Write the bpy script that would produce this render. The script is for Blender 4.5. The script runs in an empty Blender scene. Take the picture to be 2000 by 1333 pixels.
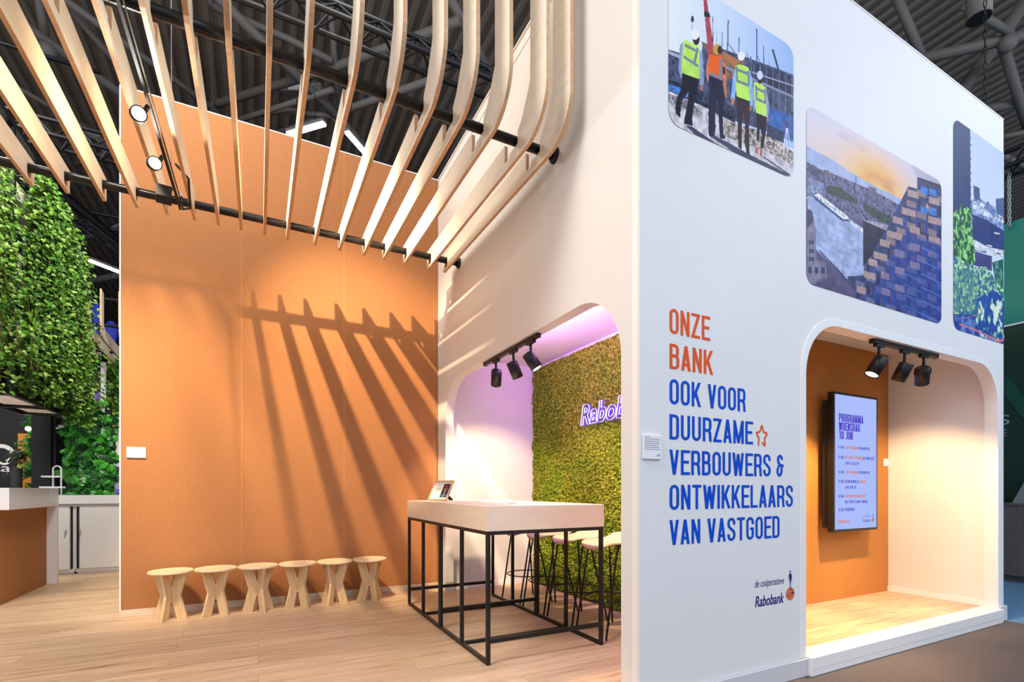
import bpy, bmesh, math, random
import numpy as np
from mathutils import Vector, Matrix, noise
from mathutils.geometry import tessellate_polygon

C = bpy.context.scene.collection
PI = math.pi
random.seed(7)
# ------------------------------------------------------------------ camera, world, exposure
F, HV, HC = 965.0, 956.0, 1.2          # focal length in px, horizon row, eye height over the wooden stage
RX, RY = 0.8897, -0.4566               # camera right in the ground plane
FX, FY = 0.4566, 0.8897                # camera forward
cd = bpy.data.cameras.new('camera'); cam = bpy.data.objects.new('camera', cd); C.objects.link(cam)
cam.location = (0, 0, HC); cam.rotation_euler = (PI/2, 0, -math.atan2(FX, FY))
cd.sensor_width = 36; cd.lens = F/2000*36; cd.shift_y = (HV-666.5)/2000
cd.clip_end = 200; cd.clip_start = .05
sc = bpy.context.scene
sc.camera = cam
sc.view_settings.view_transform = 'Standard'; sc.view_settings.look = 'None'
sc.view_settings.gamma = 1; sc.view_settings.use_curve_mapping = False
sc.view_settings.exposure = 0.0
w = bpy.data.worlds.new('world'); sc.world = w; w.use_nodes = True
w.node_tree.nodes['Background'].inputs[0].default_value = (0.80, 0.87, 1.0, 1)
w.node_tree.nodes['Background'].inputs[1].default_value = 0.96

def area(name, loc, target, size, power, color=(1, 1, 1), sy=None, spread=PI):
    l = bpy.data.lights.new(name, 'AREA'); l.energy = power; l.color = color
    l.shape = 'RECTANGLE'; l.size = size; l.size_y = sy or size; l.spread = spread
    o = bpy.data.objects.new(name, l); C.objects.link(o); o.location = loc
    o.rotation_euler = (Vector(target)-Vector(loc)).to_track_quat('-Z', 'Y').to_euler()
    return o
def spot(name, loc, target, power, color, angle, blend=.5, radius=.04, parent=None):
    l = bpy.data.lights.new(name, 'SPOT'); l.energy = power; l.color = color
    l.spot_size = math.radians(angle); l.spot_blend = blend; l.shadow_soft_size = radius
    o = bpy.data.objects.new(name, l); C.objects.link(o)
    base = Vector(parent['_w']) if parent else Vector((0, 0, 0))
    if parent: o.parent = parent
    o.location = Vector(loc)-base
    o.rotation_euler = (Vector(target)-Vector(loc)).to_track_quat('-Z', 'Y').to_euler()
    return o
WARM = (1.0, .74, .45); COOL = (.84, .90, 1.0)
# the hall's own high floodlights (above and behind the viewer), plus one added fill for the ivy
area('hall_floodlight', (3.6, -6.5, 8.5), (4.2, 2.2, 2.2), 4.5, 380, (.68, .81, 1.0))
area('hall_floodlight_left', (-4.0, 1.0, 9.0), (-.5, 5.0, 0.5), 3.0, 720, (1, .92, .82))
area('ivy_fill_light', (.8, 3.2, 9.5), (-2.4, 8.3, 3.6), 2.0, 105, (1, .97, .88), spread=math.radians(50))  # added fill lamp out of view, only there to brighten the ivy
area('hall_floodlight_back', (-5.0, 9.0, 8.5), (-2.6, 10.0, 0), 3.0, 420, (1, .95, .9))
area('hall_floodlight_right', (11.0, -2.0, 8.0), (9.5, 3.5, 0), 3.0, 330, COOL)

# ------------------------------------------------------------------ back-projection of measured points onto real planes
def ray(u, v):
    r = (u-1000)/F
    return Vector((r*RX+FX, r*RY+FY, (HV-v)/F))
def onX(u, v, X): d = ray(u, v); return d*(X/d.x)+Vector((0, 0, HC))
def onY(u, v, Y): d = ray(u, v); return d*(Y/d.y)+Vector((0, 0, HC))
def onZ(u, v, Z): d = ray(u, v); return d*((Z-HC)/d.z)+Vector((0, 0, HC))
def onD(u, v, D): return ray(u, v)*D+Vector((0, 0, HC))

# ------------------------------------------------------------------ materials
def lin(c):
    return tuple((x/12.92 if x <= .04045 else ((x+.055)/1.055)**2.4) for x in c)
def hexc(h): return lin(tuple(int(h[i:i+2], 16)/255 for i in (0, 2, 4)))
MATS = {}
def mat(name, col, rough=.6, metal=0, spec=.5, noise_amt=0, noise_scale=20, bump=0, emit=None, estr=0, stretch=None):
    m = bpy.data.materials.new(name); m.use_nodes = True
    nt = m.node_tree; N = nt.nodes; L = nt.links; b = N['Principled BSDF']
    b.inputs['Base Color'].default_value = (*col, 1); b.inputs['Roughness'].default_value = rough
    b.inputs['Metallic'].default_value = metal
    b.inputs['Specular IOR Level'].default_value = spec
    if emit:
        b.inputs['Emission Color'].default_value = (*emit, 1); b.inputs['Emission Strength'].default_value = estr
    if noise_amt or bump:
        tc = N.new('ShaderNodeTexCoord'); mp = N.new('ShaderNodeMapping')
        if stretch: mp.inputs['Scale'].default_value = stretch
        L.new(tc.outputs['Object'], mp.inputs[0])
        n = N.new('ShaderNodeTexNoise'); n.inputs['Scale'].default_value = noise_scale; n.inputs['Detail'].default_value = 6
        L.new(mp.outputs[0], n.inputs['Vector'])
        if noise_amt:
            r = N.new('ShaderNodeValToRGB')
            r.color_ramp.elements[0].position = .3; r.color_ramp.elements[1].position = .7
            r.color_ramp.elements[0].color = (*[c*(1-noise_amt) for c in col], 1)
            r.color_ramp.elements[1].color = (*[min(1, c*(1+noise_amt)) for c in col], 1)
            L.new(n.outputs['Fac'], r.inputs[0]); L.new(r.outputs[0], b.inputs['Base Color'])
        if bump:
            bp = N.new('ShaderNodeBump'); bp.inputs['Strength'].default_value = bump; bp.inputs['Distance'].default_value = .01
            L.new(n.outputs['Fac'], bp.inputs['Height']); L.new(bp.outputs[0], b.inputs['Normal'])
    MATS[name] = m
    return m
def emission(name, col, s):
    m = bpy.data.materials.new(name); m.use_nodes = True; nt = m.node_tree
    nt.nodes.remove(nt.nodes['Principled BSDF'])
    e = nt.nodes.new('ShaderNodeEmission'); e.inputs[0].default_value = (*col, 1); e.inputs[1].default_value = s
    nt.links.new(e.outputs[0], nt.nodes['Material Output'].inputs[0]); MATS[name] = m
    return m

def wood_floor():
    m = bpy.data.materials.new('oak_planks'); m.use_nodes = True; nt = m.node_tree; N = nt.nodes; L = nt.links; b = N['Principled BSDF']
    tc = N.new('ShaderNodeTexCoord')
    br = N.new('ShaderNodeTexBrick'); br.inputs['Scale'].default_value = 1
    br.inputs['Brick Width'].default_value = 1.5; br.inputs['Row Height'].default_value = .2; br.inputs['Mortar Size'].default_value = .0012
    br.inputs['Color1'].default_value = (0, 0, 0, 1); br.inputs['Color2'].default_value = (1, 1, 1, 1); br.inputs['Mortar'].default_value = (.5, .5, .5, 1)
    br.offset = .37
    L.new(tc.outputs['Object'], br.inputs['Vector'])
    mp = N.new('ShaderNodeMapping'); mp.inputs['Scale'].default_value = (1.1, 14, 1); L.new(tc.outputs['Object'], mp.inputs[0])
    add = N.new('ShaderNodeVectorMath'); add.operation = 'ADD'; L.new(mp.outputs[0], add.inputs[0])
    sc_ = N.new('ShaderNodeVectorMath'); sc_.operation = 'SCALE'; sc_.inputs['Scale'].default_value = 9
    L.new(br.outputs['Color'], sc_.inputs[0]); L.new(sc_.outputs[0], add.inputs[1])
    n = N.new('ShaderNodeTexNoise'); n.inputs['Scale'].default_value = 1.6; n.inputs['Detail'].default_value = 8; n.inputs['Roughness'].default_value = .62
    n.inputs['Distortion'].default_value = .5
    L.new(add.outputs[0], n.inputs['Vector'])
    r = N.new('ShaderNodeValToRGB'); e = r.color_ramp.elements
    e[0].position = .28; e[0].color = (.40, .25, .14, 1); e[1].position = .66; e[1].color = (.76, .58, .40, 1)
    k = e.new(.44); k.color = (.65, .455, .29, 1)
    L.new(n.outputs['Fac'], r.inputs[0])
    mx = N.new('ShaderNodeMix'); mx.data_type = 'RGBA'; mx.blend_type = 'MULTIPLY'; mx.inputs[0].default_value = 1
    r2 = N.new('ShaderNodeValToRGB'); r2.color_ramp.elements[0].color = (.86, .84, .82, 1); r2.color_ramp.elements[1].color = (1.04, 1.03, 1.02, 1)
    L.new(br.outputs['Color'], r2.inputs[0])
    L.new(r.outputs[0], mx.inputs[6]); L.new(r2.outputs[0], mx.inputs[7])
    mo = N.new('ShaderNodeMix'); mo.data_type = 'RGBA'; mo.inputs[7].default_value = (.30, .19, .11, 1)
    L.new(br.outputs['Fac'], mo.inputs[0]); L.new(mx.outputs[2], mo.inputs[6])
    L.new(mo.outputs[2], b.inputs['Base Color'])
    b.inputs['Roughness'].default_value = .42; b.inputs['Specular IOR Level'].default_value = .35
    bp = N.new('ShaderNodeBump'); bp.inputs['Strength'].default_value = .08; L.new(n.outputs['Fac'], bp.inputs['Height']); L.new(bp.outputs[0], b.inputs['Normal'])
    MATS['oak_planks'] = m
    return m
def cork(name='cork', base=(.37, .158, .062), seams=()):
    m = bpy.data.materials.new(name); m.use_nodes = True; nt = m.node_tree; N = nt.nodes; L = nt.links; b = N['Principled BSDF']
    tc = N.new('ShaderNodeTexCoord')
    n = N.new('ShaderNodeTexNoise'); n.inputs['Scale'].default_value = 130; n.inputs['Detail'].default_value = 5; n.inputs['Roughness'].default_value = .7
    L.new(tc.outputs['Object'], n.inputs['Vector'])
    r = N.new('ShaderNodeValToRGB'); e = r.color_ramp.elements
    e[0].position = .34; e[0].color = (*[c*.74 for c in base], 1); e[1].position = .68; e[1].color = (*[min(1, c*1.25) for c in base], 1)
    k = e.new(.5); k.color = (*base, 1)
    L.new(n.outputs['Fac'], r.inputs[0]); last = r.outputs[0]
    if seams:
        sp = N.new('ShaderNodeSeparateXYZ'); L.new(tc.outputs['Object'], sp.inputs[0])
        for s in seams:
            a = N.new('ShaderNodeMath'); a.operation = 'SUBTRACT'; a.inputs[1].default_value = s; L.new(sp.outputs[0], a.inputs[0])
            ab = N.new('ShaderNodeMath'); ab.operation = 'ABSOLUTE'; L.new(a.outputs[0], ab.inputs[0])
            lt = N.new('ShaderNodeMath'); lt.operation = 'LESS_THAN'; lt.inputs[1].default_value = .0025; L.new(ab.outputs[0], lt.inputs[0])
            mx = N.new('ShaderNodeMix'); mx.data_type = 'RGBA'; mx.inputs[7].default_value = (*[min(1, c*1.25+.03) for c in base], 1)
            L.new(lt.outputs[0], mx.inputs[0]); L.new(last, mx.inputs[6]); last = mx.outputs[2]
    L.new(last, b.inputs['Base Color']); b.inputs['Roughness'].default_value = .85; b.inputs['Specular IOR Level'].default_value = .2
    bp = N.new('ShaderNodeBump'); bp.inputs['Strength'].default_value = .25; bp.inputs['Distance'].default_value = .004
    L.new(n.outputs['Fac'], bp.inputs['Height']); L.new(bp.outputs[0], b.inputs['Normal'])
    MATS[name] = m
    return m
def leafmat(name, cols, rough=.45, trans=.15):
    m = bpy.data.materials.new(name); m.use_nodes = True; nt = m.node_tree; N = nt.nodes; L = nt.links; b = N['Principled BSDF']
    g = N.new('ShaderNodeNewGeometry'); r = N.new('ShaderNodeValToRGB'); e = r.color_ramp.elements
    while len(e) < len(cols): e.new(.5)
    for i, c in enumerate(cols): e[i].position = i/(len(cols)-1); e[i].color = (*c, 1)
    L.new(g.outputs['Random Per Island'], r.inputs[0]); L.new(r.outputs[0], b.inputs['Base Color'])
    b.inputs['Roughness'].default_value = rough; b.inputs['Specular IOR Level'].default_value = .4
    MATS[name] = m
    return m
def attrmat(name, rough=.5):
    m = bpy.data.materials.new(name); m.use_nodes = True; nt = m.node_tree
    a = nt.nodes.new('ShaderNodeAttribute'); a.attribute_name = 'Col'
    b = nt.nodes['Principled BSDF']; nt.links.new(a.outputs[0], b.inputs['Base Color'])
    b.inputs['Roughness'].default_value = rough; b.inputs['Specular IOR Level'].default_value = .12
    MATS[name] = m
    return m
mat('white_wall', (.80, .80, .81), .6, noise_amt=.015, noise_scale=2.5)
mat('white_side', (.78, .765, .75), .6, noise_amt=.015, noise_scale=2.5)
mat('white_gloss', (.84, .84, .85), .25)
mat('white_trim', (.88, .88, .89), .45)
mat('grey_base', (.62, .62, .66), .5)
mat('white_metal', (.80, .80, .80), .35)
mat('pale_base', (.66, .53, .39), .6, noise_amt=.12, noise_scale=6, stretch=(1, 1, 8))
wood_floor(); cork('cork', seams=(-.153, .851, 1.895)); cork('cork_niche', (.52, .21, .05), seams=(4.2, 5.6)); cork('cork_bar', (.47, .20, .075))
mat('brown_carpet', (.13, .108, .105), .95, spec=.1, noise_amt=.35, noise_scale=160, bump=.4)
mat('blue_carpet', (.13, .26, .42), .95, spec=.1, noise_amt=.25, noise_scale=120, bump=.4)
mat('birch_ply', (.88, .80, .68), .55, noise_amt=.06, noise_scale=5, stretch=(1, 1, 6))
mat('ply_edge', (.62, .37, .19), .6, noise_amt=.12, noise_scale=30)
mat('pine', (.72, .50, .27), .5, noise_amt=.14, noise_scale=9, stretch=(6, 6, .8))
mat('pine_top', (.80, .63, .41), .45, noise_amt=.08, noise_scale=6, stretch=(1, 8, 1))
mat('table_ply', (.85, .71, .55), .45, noise_amt=.04, noise_scale=5, stretch=(1, 1, 4))
mat('black_metal', (.010, .010, .012), .4, spec=.35)
mat('black_pipe', (.008, .008, .010), .25, spec=.3)
mat('truss_black', (.010, .011, .016), .45)
mat('black_matt', (.008, .008, .010), .8)
mat('roof_sheet', (.30, .25, .205), .75, noise_amt=.1, noise_scale=1)
mat('roof_steel', (.20, .185, .17), .6)
mat('dark_hall', (.02, .02, .022), .9)
mat('stool_seat', (.62, .45, .30), .45, noise_amt=.08, noise_scale=6)
mat('chrome', (.6, .6, .6), .25, metal=1)
emission('lamp_white', (1, .97, .92), 14)
emission('lamp_warm', (1, .80, .55), 9)
emission('led_tube', (.92, .96, 1), 7)
mat('wood_frame', (.62, .42, .24), .5, noise_amt=.1, noise_scale=30)
mat('paper', (.80, .81, .84), .5)
mat('plate_white', (.86, .86, .88), .4)
mat('text_grey', (.30, .31, .36), .6)
mat('orange_vinyl', (.80, .105, .02), .6, spec=.12)
mat('blue_vinyl', (.0, .075, .60), .6, spec=.12)
mat('navy_vinyl', (.012, .006, .20), .5)
mat('grommet', (.10, .10, .10), .4)

# ------------------------------------------------------------------ mesh builder and tagging
class MB:
    def __init__(s): s.v = []; s.f = []; s.mi = []; s.sm = []
    def add(s, vs, fs, mi=0, smooth=False):
        o = len(s.v); s.v += [tuple(p) for p in vs]
        for f in fs: s.f.append([i+o for i in f]); s.mi.append(mi); s.sm.append(smooth)
        return s
    def box(s, x0, x1, y0, y1, z0, z1, mi=0, M=None):
        vs = [Vector((x, y, z)) for z in (z0, z1) for y in (y0, y1) for x in (x0, x1)]
        if M: vs = [M @ p for p in vs]
        return s.add(vs, [(0, 2, 3, 1), (4, 5, 7, 6), (0, 1, 5, 4), (2, 6, 7, 3), (0, 4, 6, 2), (1, 3, 7, 5)], mi)
    def bar(s, a, b, w, h=None, mi=0, up=(0, 0, 1)):
        a = Vector(a); b = Vector(b); h = h or w; d = (b-a).normalized(); u = Vector(up)
        if abs(d.dot(u)) > .99: u = Vector((0, 1, 0))
        x = d.cross(u).normalized()*w/2; y = d.cross(x).normalized()*h/2
        vs = [p+i*x+j*y for p in (a, b) for i, j in ((-1, -1), (1, -1), (1, 1), (-1, 1))]
        return s.add(vs, [(0, 1, 2, 3), (7, 6, 5, 4), (0, 4, 5, 1), (1, 5, 6, 2), (2, 6, 7, 3), (3, 7, 4, 0)], mi)
    def tube(s, pts, r, n=10, mi=0, caps=True, closed=False):
        pts = [Vector(p) for p in pts]; k = len(pts); rr = r if isinstance(r, (list, tuple)) else [r]*k
        vs = []; u = None
        for i, p in enumerate(pts):
            if closed: d = pts[(i+1) % k]-pts[i-1]
            else: d = pts[min(i+1, k-1)]-pts[max(i-1, 0)]
            d.normalize()
            if u is None:
                u = d.cross(Vector((0, 0, 1)))
                if u.length < .01: u = d.cross(Vector((0, 1, 0)))
            u = (u-d*u.dot(d)).normalized(); w_ = d.cross(u)
            vs += [p+(u*math.cos(a*2*PI/n)+w_*math.sin(a*2*PI/n))*rr[i] for a in range(n)]
        fs = []
        for i in range(k if closed else k-1):
            j = (i+1) % k
            fs += [(i*n+a, i*n+(a+1) % n, j*n+(a+1) % n, j*n+a) for a in range(n)]
        s.add(vs, fs, mi, True)
        if caps and not closed:
            o = len(s.v)-len(vs)
            s.f.append([o+a for a in range(n)][::-1]); s.mi.append(mi); s.sm.append(False)
            s.f.append([o+(k-1)*n+a for a in range(n)]); s.mi.append(mi); s.sm.append(False)
        return s
    def lathe(s, prof, n=24, M=None, mi=0, smooth=True):
        vs = []
        for r, z in prof: vs += [Vector((r*math.cos(2*PI*a/n), r*math.sin(2*PI*a/n), z)) for a in range(n)]
        if M: vs = [M @ p for p in vs]
        fs = [(i*n+a, i*n+(a+1) % n, (i+1)*n+(a+1) % n, (i+1)*n+a) for i in range(len(prof)-1) for a in range(n)]
        return s.add(vs, fs, mi, smooth)
    def prism(s, outer, holes, fn, d0, d1, mi=0, mside=None):
        """extrude a 2-D outline (with holes); fn(a,b,d) -> point"""
        loops = [outer]+list(holes); flat = [p for l in loops for p in l]
        tris = tessellate_polygon([[Vector((p[0], p[1], 0)) for p in l] for l in loops])
        n = len(flat); vs = [fn(a, b, d0) for a, b in flat]+[fn(a, b, d1) for a, b in flat]
        s.add(vs, [tuple(t) for t in tris]+[tuple(i+n for i in t[::-1]) for t in tris], mi)
        o = len(s.v)-len(vs); k = 0
        for l in loops:
            m = len(l)
            for i in range(m):
                j = (i+1) % m
                s.f.append([o+k+i, o+k+j, o+n+k+j, o+n+k+i]); s.mi.append(mi if mside is None else mside); s.sm.append(False)
            k += m
        return s
    def build(s, name, mats, parent=None, fix=True, bevel=0):
        me = bpy.data.meshes.new(name)
        off = Vector(parent['_w']) if parent is not None and '_w' in parent else Vector((0, 0, 0))
        me.from_pydata([Vector(p)-off for p in s.v], [], s.f)
        if not isinstance(mats, (list, tuple)): mats = [mats]
        for m in mats: me.materials.append(MATS[m] if isinstance(m, str) else m)
        me.polygons.foreach_set('material_index', s.mi); me.polygons.foreach_set('use_smooth', s.sm)
        if fix:
            b = bmesh.new(); b.from_mesh(me); bmesh.ops.recalc_face_normals(b, faces=b.faces); b.to_mesh(me); b.free()
        me.update()
        o = bpy.data.objects.new(name, me); C.objects.link(o)
        o['_w'] = off
        if parent is not None: o.parent = parent
        if bevel:
            bv = o.modifiers.new('bevel', 'BEVEL'); bv.width = bevel; bv.segments = 2; bv.limit_method = 'ANGLE'
        return o
def tag(o, label=None, cat=None, group=None, kind=None):
    if label: o['label'] = label
    if cat: o['category'] = cat
    if group: o['group'] = group
    if kind: o['kind'] = kind
    return o
def thing(name, label, cat, loc=(0, 0, 0), group=None, rz=0):
    o = bpy.data.objects.new(name, None); C.objects.link(o); o.location = loc; o.rotation_euler = (0, 0, rz)
    o.empty_display_size = .1; o['_w'] = Vector(loc)
    return tag(o, label, cat, group)
def struct(name, mb, mats, **k):
    o = mb.build(name, mats, **k); o['kind'] = 'structure'
    return o
def dup(root, loc, rz, label, group=None):
    r = root.copy(); C.objects.link(r); r.location = loc; r.rotation_euler = (0, 0, rz); r['label'] = label
    if group: r['group'] = group
    for ch in root.children:
        c = ch.copy(); C.objects.link(c); c.parent = r
        for g in ch.children:
            d = g.copy(); C.objects.link(d); d.parent = c
    return r
def rrect(a0, a1, b0, b1, r, n=10, corners=(1, 1, 1, 1)):
    """rounded rectangle; corners = bottom-left, bottom-right, top-right, top-left"""
    P = []
    for k, (cx, cy, a) in enumerate(((a0+r, b0+r, PI), (a1-r, b0+r, 1.5*PI), (a1-r, b1-r, 0), (a0+r, b1-r, .5*PI))):
        if corners[k]: P += [(cx+r*math.cos(a+t*PI/2/n), cy+r*math.sin(a+t*PI/2/n)) for t in range(n+1)]
        else: P.append(((a0, b0), (a1, b0), (a1, b1), (a0, b1))[k])
    return P
planeY = lambda Y0: (lambda a, b, d: (a, Y0+d, b))      # facing -Y, a = X, b = Z
planeX = lambda X0: (lambda a, b, d: (X0+d, a, b))      # facing -X, a = Y, b = Z
# ------------------------------------------------------------------ setting: floors, walls, recesses
XS, YF, YB, TOP = 1.948, 2.186, 5.77, 4.95
XE = 6.735
CZ = -.13
struct('floor', MB().box(-9, XE-.03, YF+.012, 10.2, -.05, 0).box(-9, XS, YF, YF+.012, CZ, 0), 'oak_planks')
struct('floor_carpet_brown', MB().box(-14, 6.72, -9, YF, CZ-.05, CZ), 'brown_carpet')
struct('floor_carpet_blue', MB().box(6.72, 46, -9, 46, CZ-.05, CZ), 'blue_carpet')
struct('floor_hall', MB().box(-26, 6.72, 10.2, 46, CZ-.05, CZ), 'brown_carpet')
# cork wall at the back of the stage
struct('wall_back', MB().box(-1.143, XS, YB, YB+.09, .0, 4.965), 'cork')
struct('trim_1', MB().box(-1.153, -1.143, YB-.004, YB+.09, 0, 4.975).box(-1.143, XS, YB-.001, YB+.09, 4.965, 4.975), 'white_trim')
struct('baseboard_back', MB().box(-1.15, XS-.002, YB-.014, YB-.0045, 0.001, .068), 'pale_base')
# white side wall with the rounded opening
def opening(a0, a1, b1, r, n=16):
    P = [(a0, 0.0)]
    P += [(a1, 0.0)]
    P += [(a1-r+r*math.cos(t*PI/2/n), b1-r+r*math.sin(t*PI/2/n)) for t in range(n+1)]
    P += [(a0+r+r*math.cos(PI/2+t*PI/2/n), b1-r+r*math.sin(PI/2+t*PI/2/n)) for t in range(n+1)]
    return P
def arch_outline(a0, a1, b0, b1, o):
    # wall outline running round an opening that stands on the floor
    op = o[1:]+o[:1]                     # (a1,0) ... (a0,0)
    return [(a0, b0), (o[0][0], b0)]+op[::-1]+[(o[1][0], b0), (a1, b0), (a1, b1), (a0, b1)]
def dedupe(P):
    Q = []
    for p in P:
        if not Q or (abs(p[0]-Q[-1][0])+abs(p[1]-Q[-1][1])) > 1e-6: Q.append(p)
    return Q
OS = opening(2.353, 5.50, 2.452, .45)
struct('wall_side', MB().prism(dedupe(arch_outline(YF+.018, YB, 0, TOP, OS)), [], planeX(XS), 0, .1), 'white_side')
OF = opening(3.48, 6.594, 2.42, .40)
struct('wall_front', MB().prism(dedupe(arch_outline(XS-.006, XE, CZ, TOP, [(x, y if y > 0 else CZ) for x, y in OF])), [], planeY(YF), 0, .018).prism(dedupe(arch_outline(XS+.1, XE, 0, TOP, OF)), [], planeY(YF), .018, .1), 'white_wall')
struct('wall_right', MB().box(XE-.1, XE, YF+.1, YB, CZ, TOP), 'white_wall')
struct('wall_far', MB().box(XS+.1, XE, YB, YB+.09, CZ, TOP), 'white_wall')
struct('trim_2', MB().box(XS-.012, XE, YF-.003, YF+.1, TOP, TOP+.012).box(XS-.012, XS+.1, YF+.1, YB, TOP, TOP+.012).box(XS-.006, XS-.001, YF-.0, YB, TOP-.10, TOP-.09), 'white_trim')
# protruding rim round the front niche
rim_in = OF[1:]+OF[:1]; rim = [(3.425, 0)]
R2 = .45
rim_out = [(3.42, .0)]+[(3.42+R2+R2*math.cos(PI-t*PI/32), 2.475-R2+R2*math.sin(PI-t*PI/32)) for t in range(17)]+[(6.652-R2+R2*math.cos(PI/2-t*PI/32), 2.475-R2+R2*math.sin(PI/2-t*PI/32)) for t in range(17)]+[(6.652, .0)]
struct('trim_3', MB().prism(rim_out+[p for p in OF[1:]+OF[:1]], [], planeY(YF), -.006, -.0006), 'white_trim')
# white shadow-gap corner strip between side wall and front wall
struct('trim_4', MB().box(XS-.006, XS-.001, YF+.0185, YF+.062, 0, TOP), 'white_trim')
# base of the front wall
struct('baseboard_front', MB().box(XS-.012, 3.478, YF-.02, YF-.0065, CZ, -.006).box(6.60, XE+.03, YF-.02, YF-.0065, CZ, .02).box(XE, XE+.03, YF-.0065, YB, CZ, .02), 'grey_base', bevel=.003)
struct('trim_5', MB().box(3.482, 6.598, YF-.05, YF+.12, CZ+.05, .004).box(3.482, 6.598, YF-.046, YF-.002, CZ, CZ+.05), 'white_gloss', bevel=.003)
# niche behind the front opening (cork back wall)
NB = 3.163
struct('wall_niche_back', MB().box(3.3, 6.634, NB, NB+.06, 0, 2.78), 'cork_niche')
struct('wall_niche_right', MB().box(6.615, 6.634, YF+.101, NB-.001, 0, 2.78), 'white_side')
struct('wall_niche_left', MB().box(3.28, 3.30, YF+.101, NB+.06, 0, 2.78), 'white_side')
struct('ceiling_niche', MB().box(3.28, 6.634, YF+.101, NB+.06, 2.781, 2.80), 'white_side')
struct('baseboard_niche', MB().box(6.600, 6.6145, YF+.10, NB-.001, .001, .055), 'white_trim')
# recess behind the side opening (moss back wall)
MX = 3.17
struct('wall_recess_back', MB().box(MX+.03, MX+.07, 2.32, 5.62, 0, 2.78), 'white_side')
struct('wall_recess_end', MB().box(XS+.101, MX+.03, 5.56, 5.62, 0, 2.78), 'white_side')
struct('wall_recess_near', MB().box(XS+.101, MX+.03, 2.30, 2.32, 0, 2.78), 'white_side')
struct('ceiling_recess', MB().box(XS+.101, MX+.07, 2.30, 5.62, 2.781, 2.80), 'white_side')
struct('baseboard_recess', MB().box(XS+.101, MX+.0, 5.548, 5.5595, .001, .055), 'white_trim')

# ------------------------------------------------------------------ hall roof
def hall_roof():
    b = MB(); p = .30; z0 = 12.0
    n = int(72/p)
    vs = []; fs = []
    prof = ((0, 0), (.30, 0), (.42, .09), (.88, .09))
    xs = [(-26+i*p+q*p, z0+h) for i in range(n) for q, h in prof]
    for x, z in xs: vs += [(x, -6, z), (x, 46, z)]
    fs = [(2*i, 2*i+1, 2*i+3, 2*i+2) for i in range(len(xs)-1)]
    b.add(vs, fs)
    root = struct('ceiling', b, 'roof_sheet', fix=False)
    def rt(pts, z, r):
        P = [onZ(u, v, zz) for (u, v), zz in zip(pts, z)]
        MB().tube(P, r*.62, 10).build('roof_tube', 'roof_steel', root)
    # tube lattice of the roof (measured along its run)
    T = [([(300, -130), (660, 228)], (11.5, 10.4), .17), ([(660, 228), (760, 340)], (10.4, 11.3), .15),
         ([(330, 232), (660, 130), (900, 40)], (11.0, 10.9, 10.8), .15), ([(420, 250), (650, 175)], (10.6, 10.5), .10),
         ([(540, 262), (860, 150)], (10.5, 10.5), .13), ([(640, -40), (664, 228)], (11.6, 10.4), .10),
         ([(860, -40), (960, 150)], (11.4, 10.6), .16), ([(-40, 0), (56, 56), (260, 200), (420, 310)], (10.8, 10.8, 10.7, 10.6), .16),
         ([(100, -20), (230, 75), (420, 215)], (11.2, 11.0, 10.8), .12), ([(140, 20), (225, 118), (330, 250)], (11.3, 11.0, 10.7), .13),
         ([(74, -20), (92, 100)], (11.5, 10.8), .14), ([(-20, 140), (90, 203), (210, 270)], (11.0, 10.9, 10.8), .10),
         ([(120, 225), (205, 280), (300, 345)], (10.5, 10.4, 10.3), .14), ([(150, 320), (260, 285), (340, 262)], (10.2, 10.2, 10.2), .12),
         ([(190, 262), (260, 420)], (10.2, 10.8), .10), ([(150, 470), (240, 440)], (10.2, 10.2), .16), ([(130, 560), (240, 535)], (10.2, 10.2), .2),
         ([(500, 225), (560, 215), (660, 228)], (11.0, 10.7, 10.4), .10), ([(140, 415), (235, 500)], (10.6, 10.0), .14),
         ([(1745, -20), (1803, 117)], (11.6, 10.6), .15), ([(1780, 120), (1978, 75), (2060, 55)], (10.6, 10.6, 10.6), .17),
         ([(2010, -5), (1870, 190), (1800, 290)], (11.6, 10.5, 10.0), .22), ([(1958, 85), (1996, 215), (2015, 270)], (10.6, 10.2, 10.0), .16),
         ([(1915, 216), (2010, 196)], (10.3, 10.3), .17), ([(1880, 10), (1975, 65)], (11.0, 10.6), .12), ([(1950, 300), (2010, 330)], (9.8, 9.8), .12),
         ([(1950, 270), (2010, 256)], (9.9, 9.9), .10), ([(380, -30), (420, 15), (560, 75), (650, 120)], (11.6, 11.5, 11.2, 10.9), .12)]
    for pts, z, r in T: rt(pts, z, r)
    for u, v in ((660, 228), (1968, 85), (92, 100)):
        c = onZ(u, v, 10.45)
        MB().lathe([(.17*math.cos(a), .17*math.sin(a)) for a in [(-.5+k/8)*PI for k in range(9)]], 16, Matrix.Translation(c)).build('roof_node', 'roof_steel', root)
    return root
hall_roof()
struct('wall_hall', MB().box(-26, 46, 46, 46.3, CZ, 12.2).box(-26.3, -26, 8, 46, CZ, 12.2).box(46, 46.3, -6, 46, CZ, 12.2), 'dark_hall')
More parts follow.
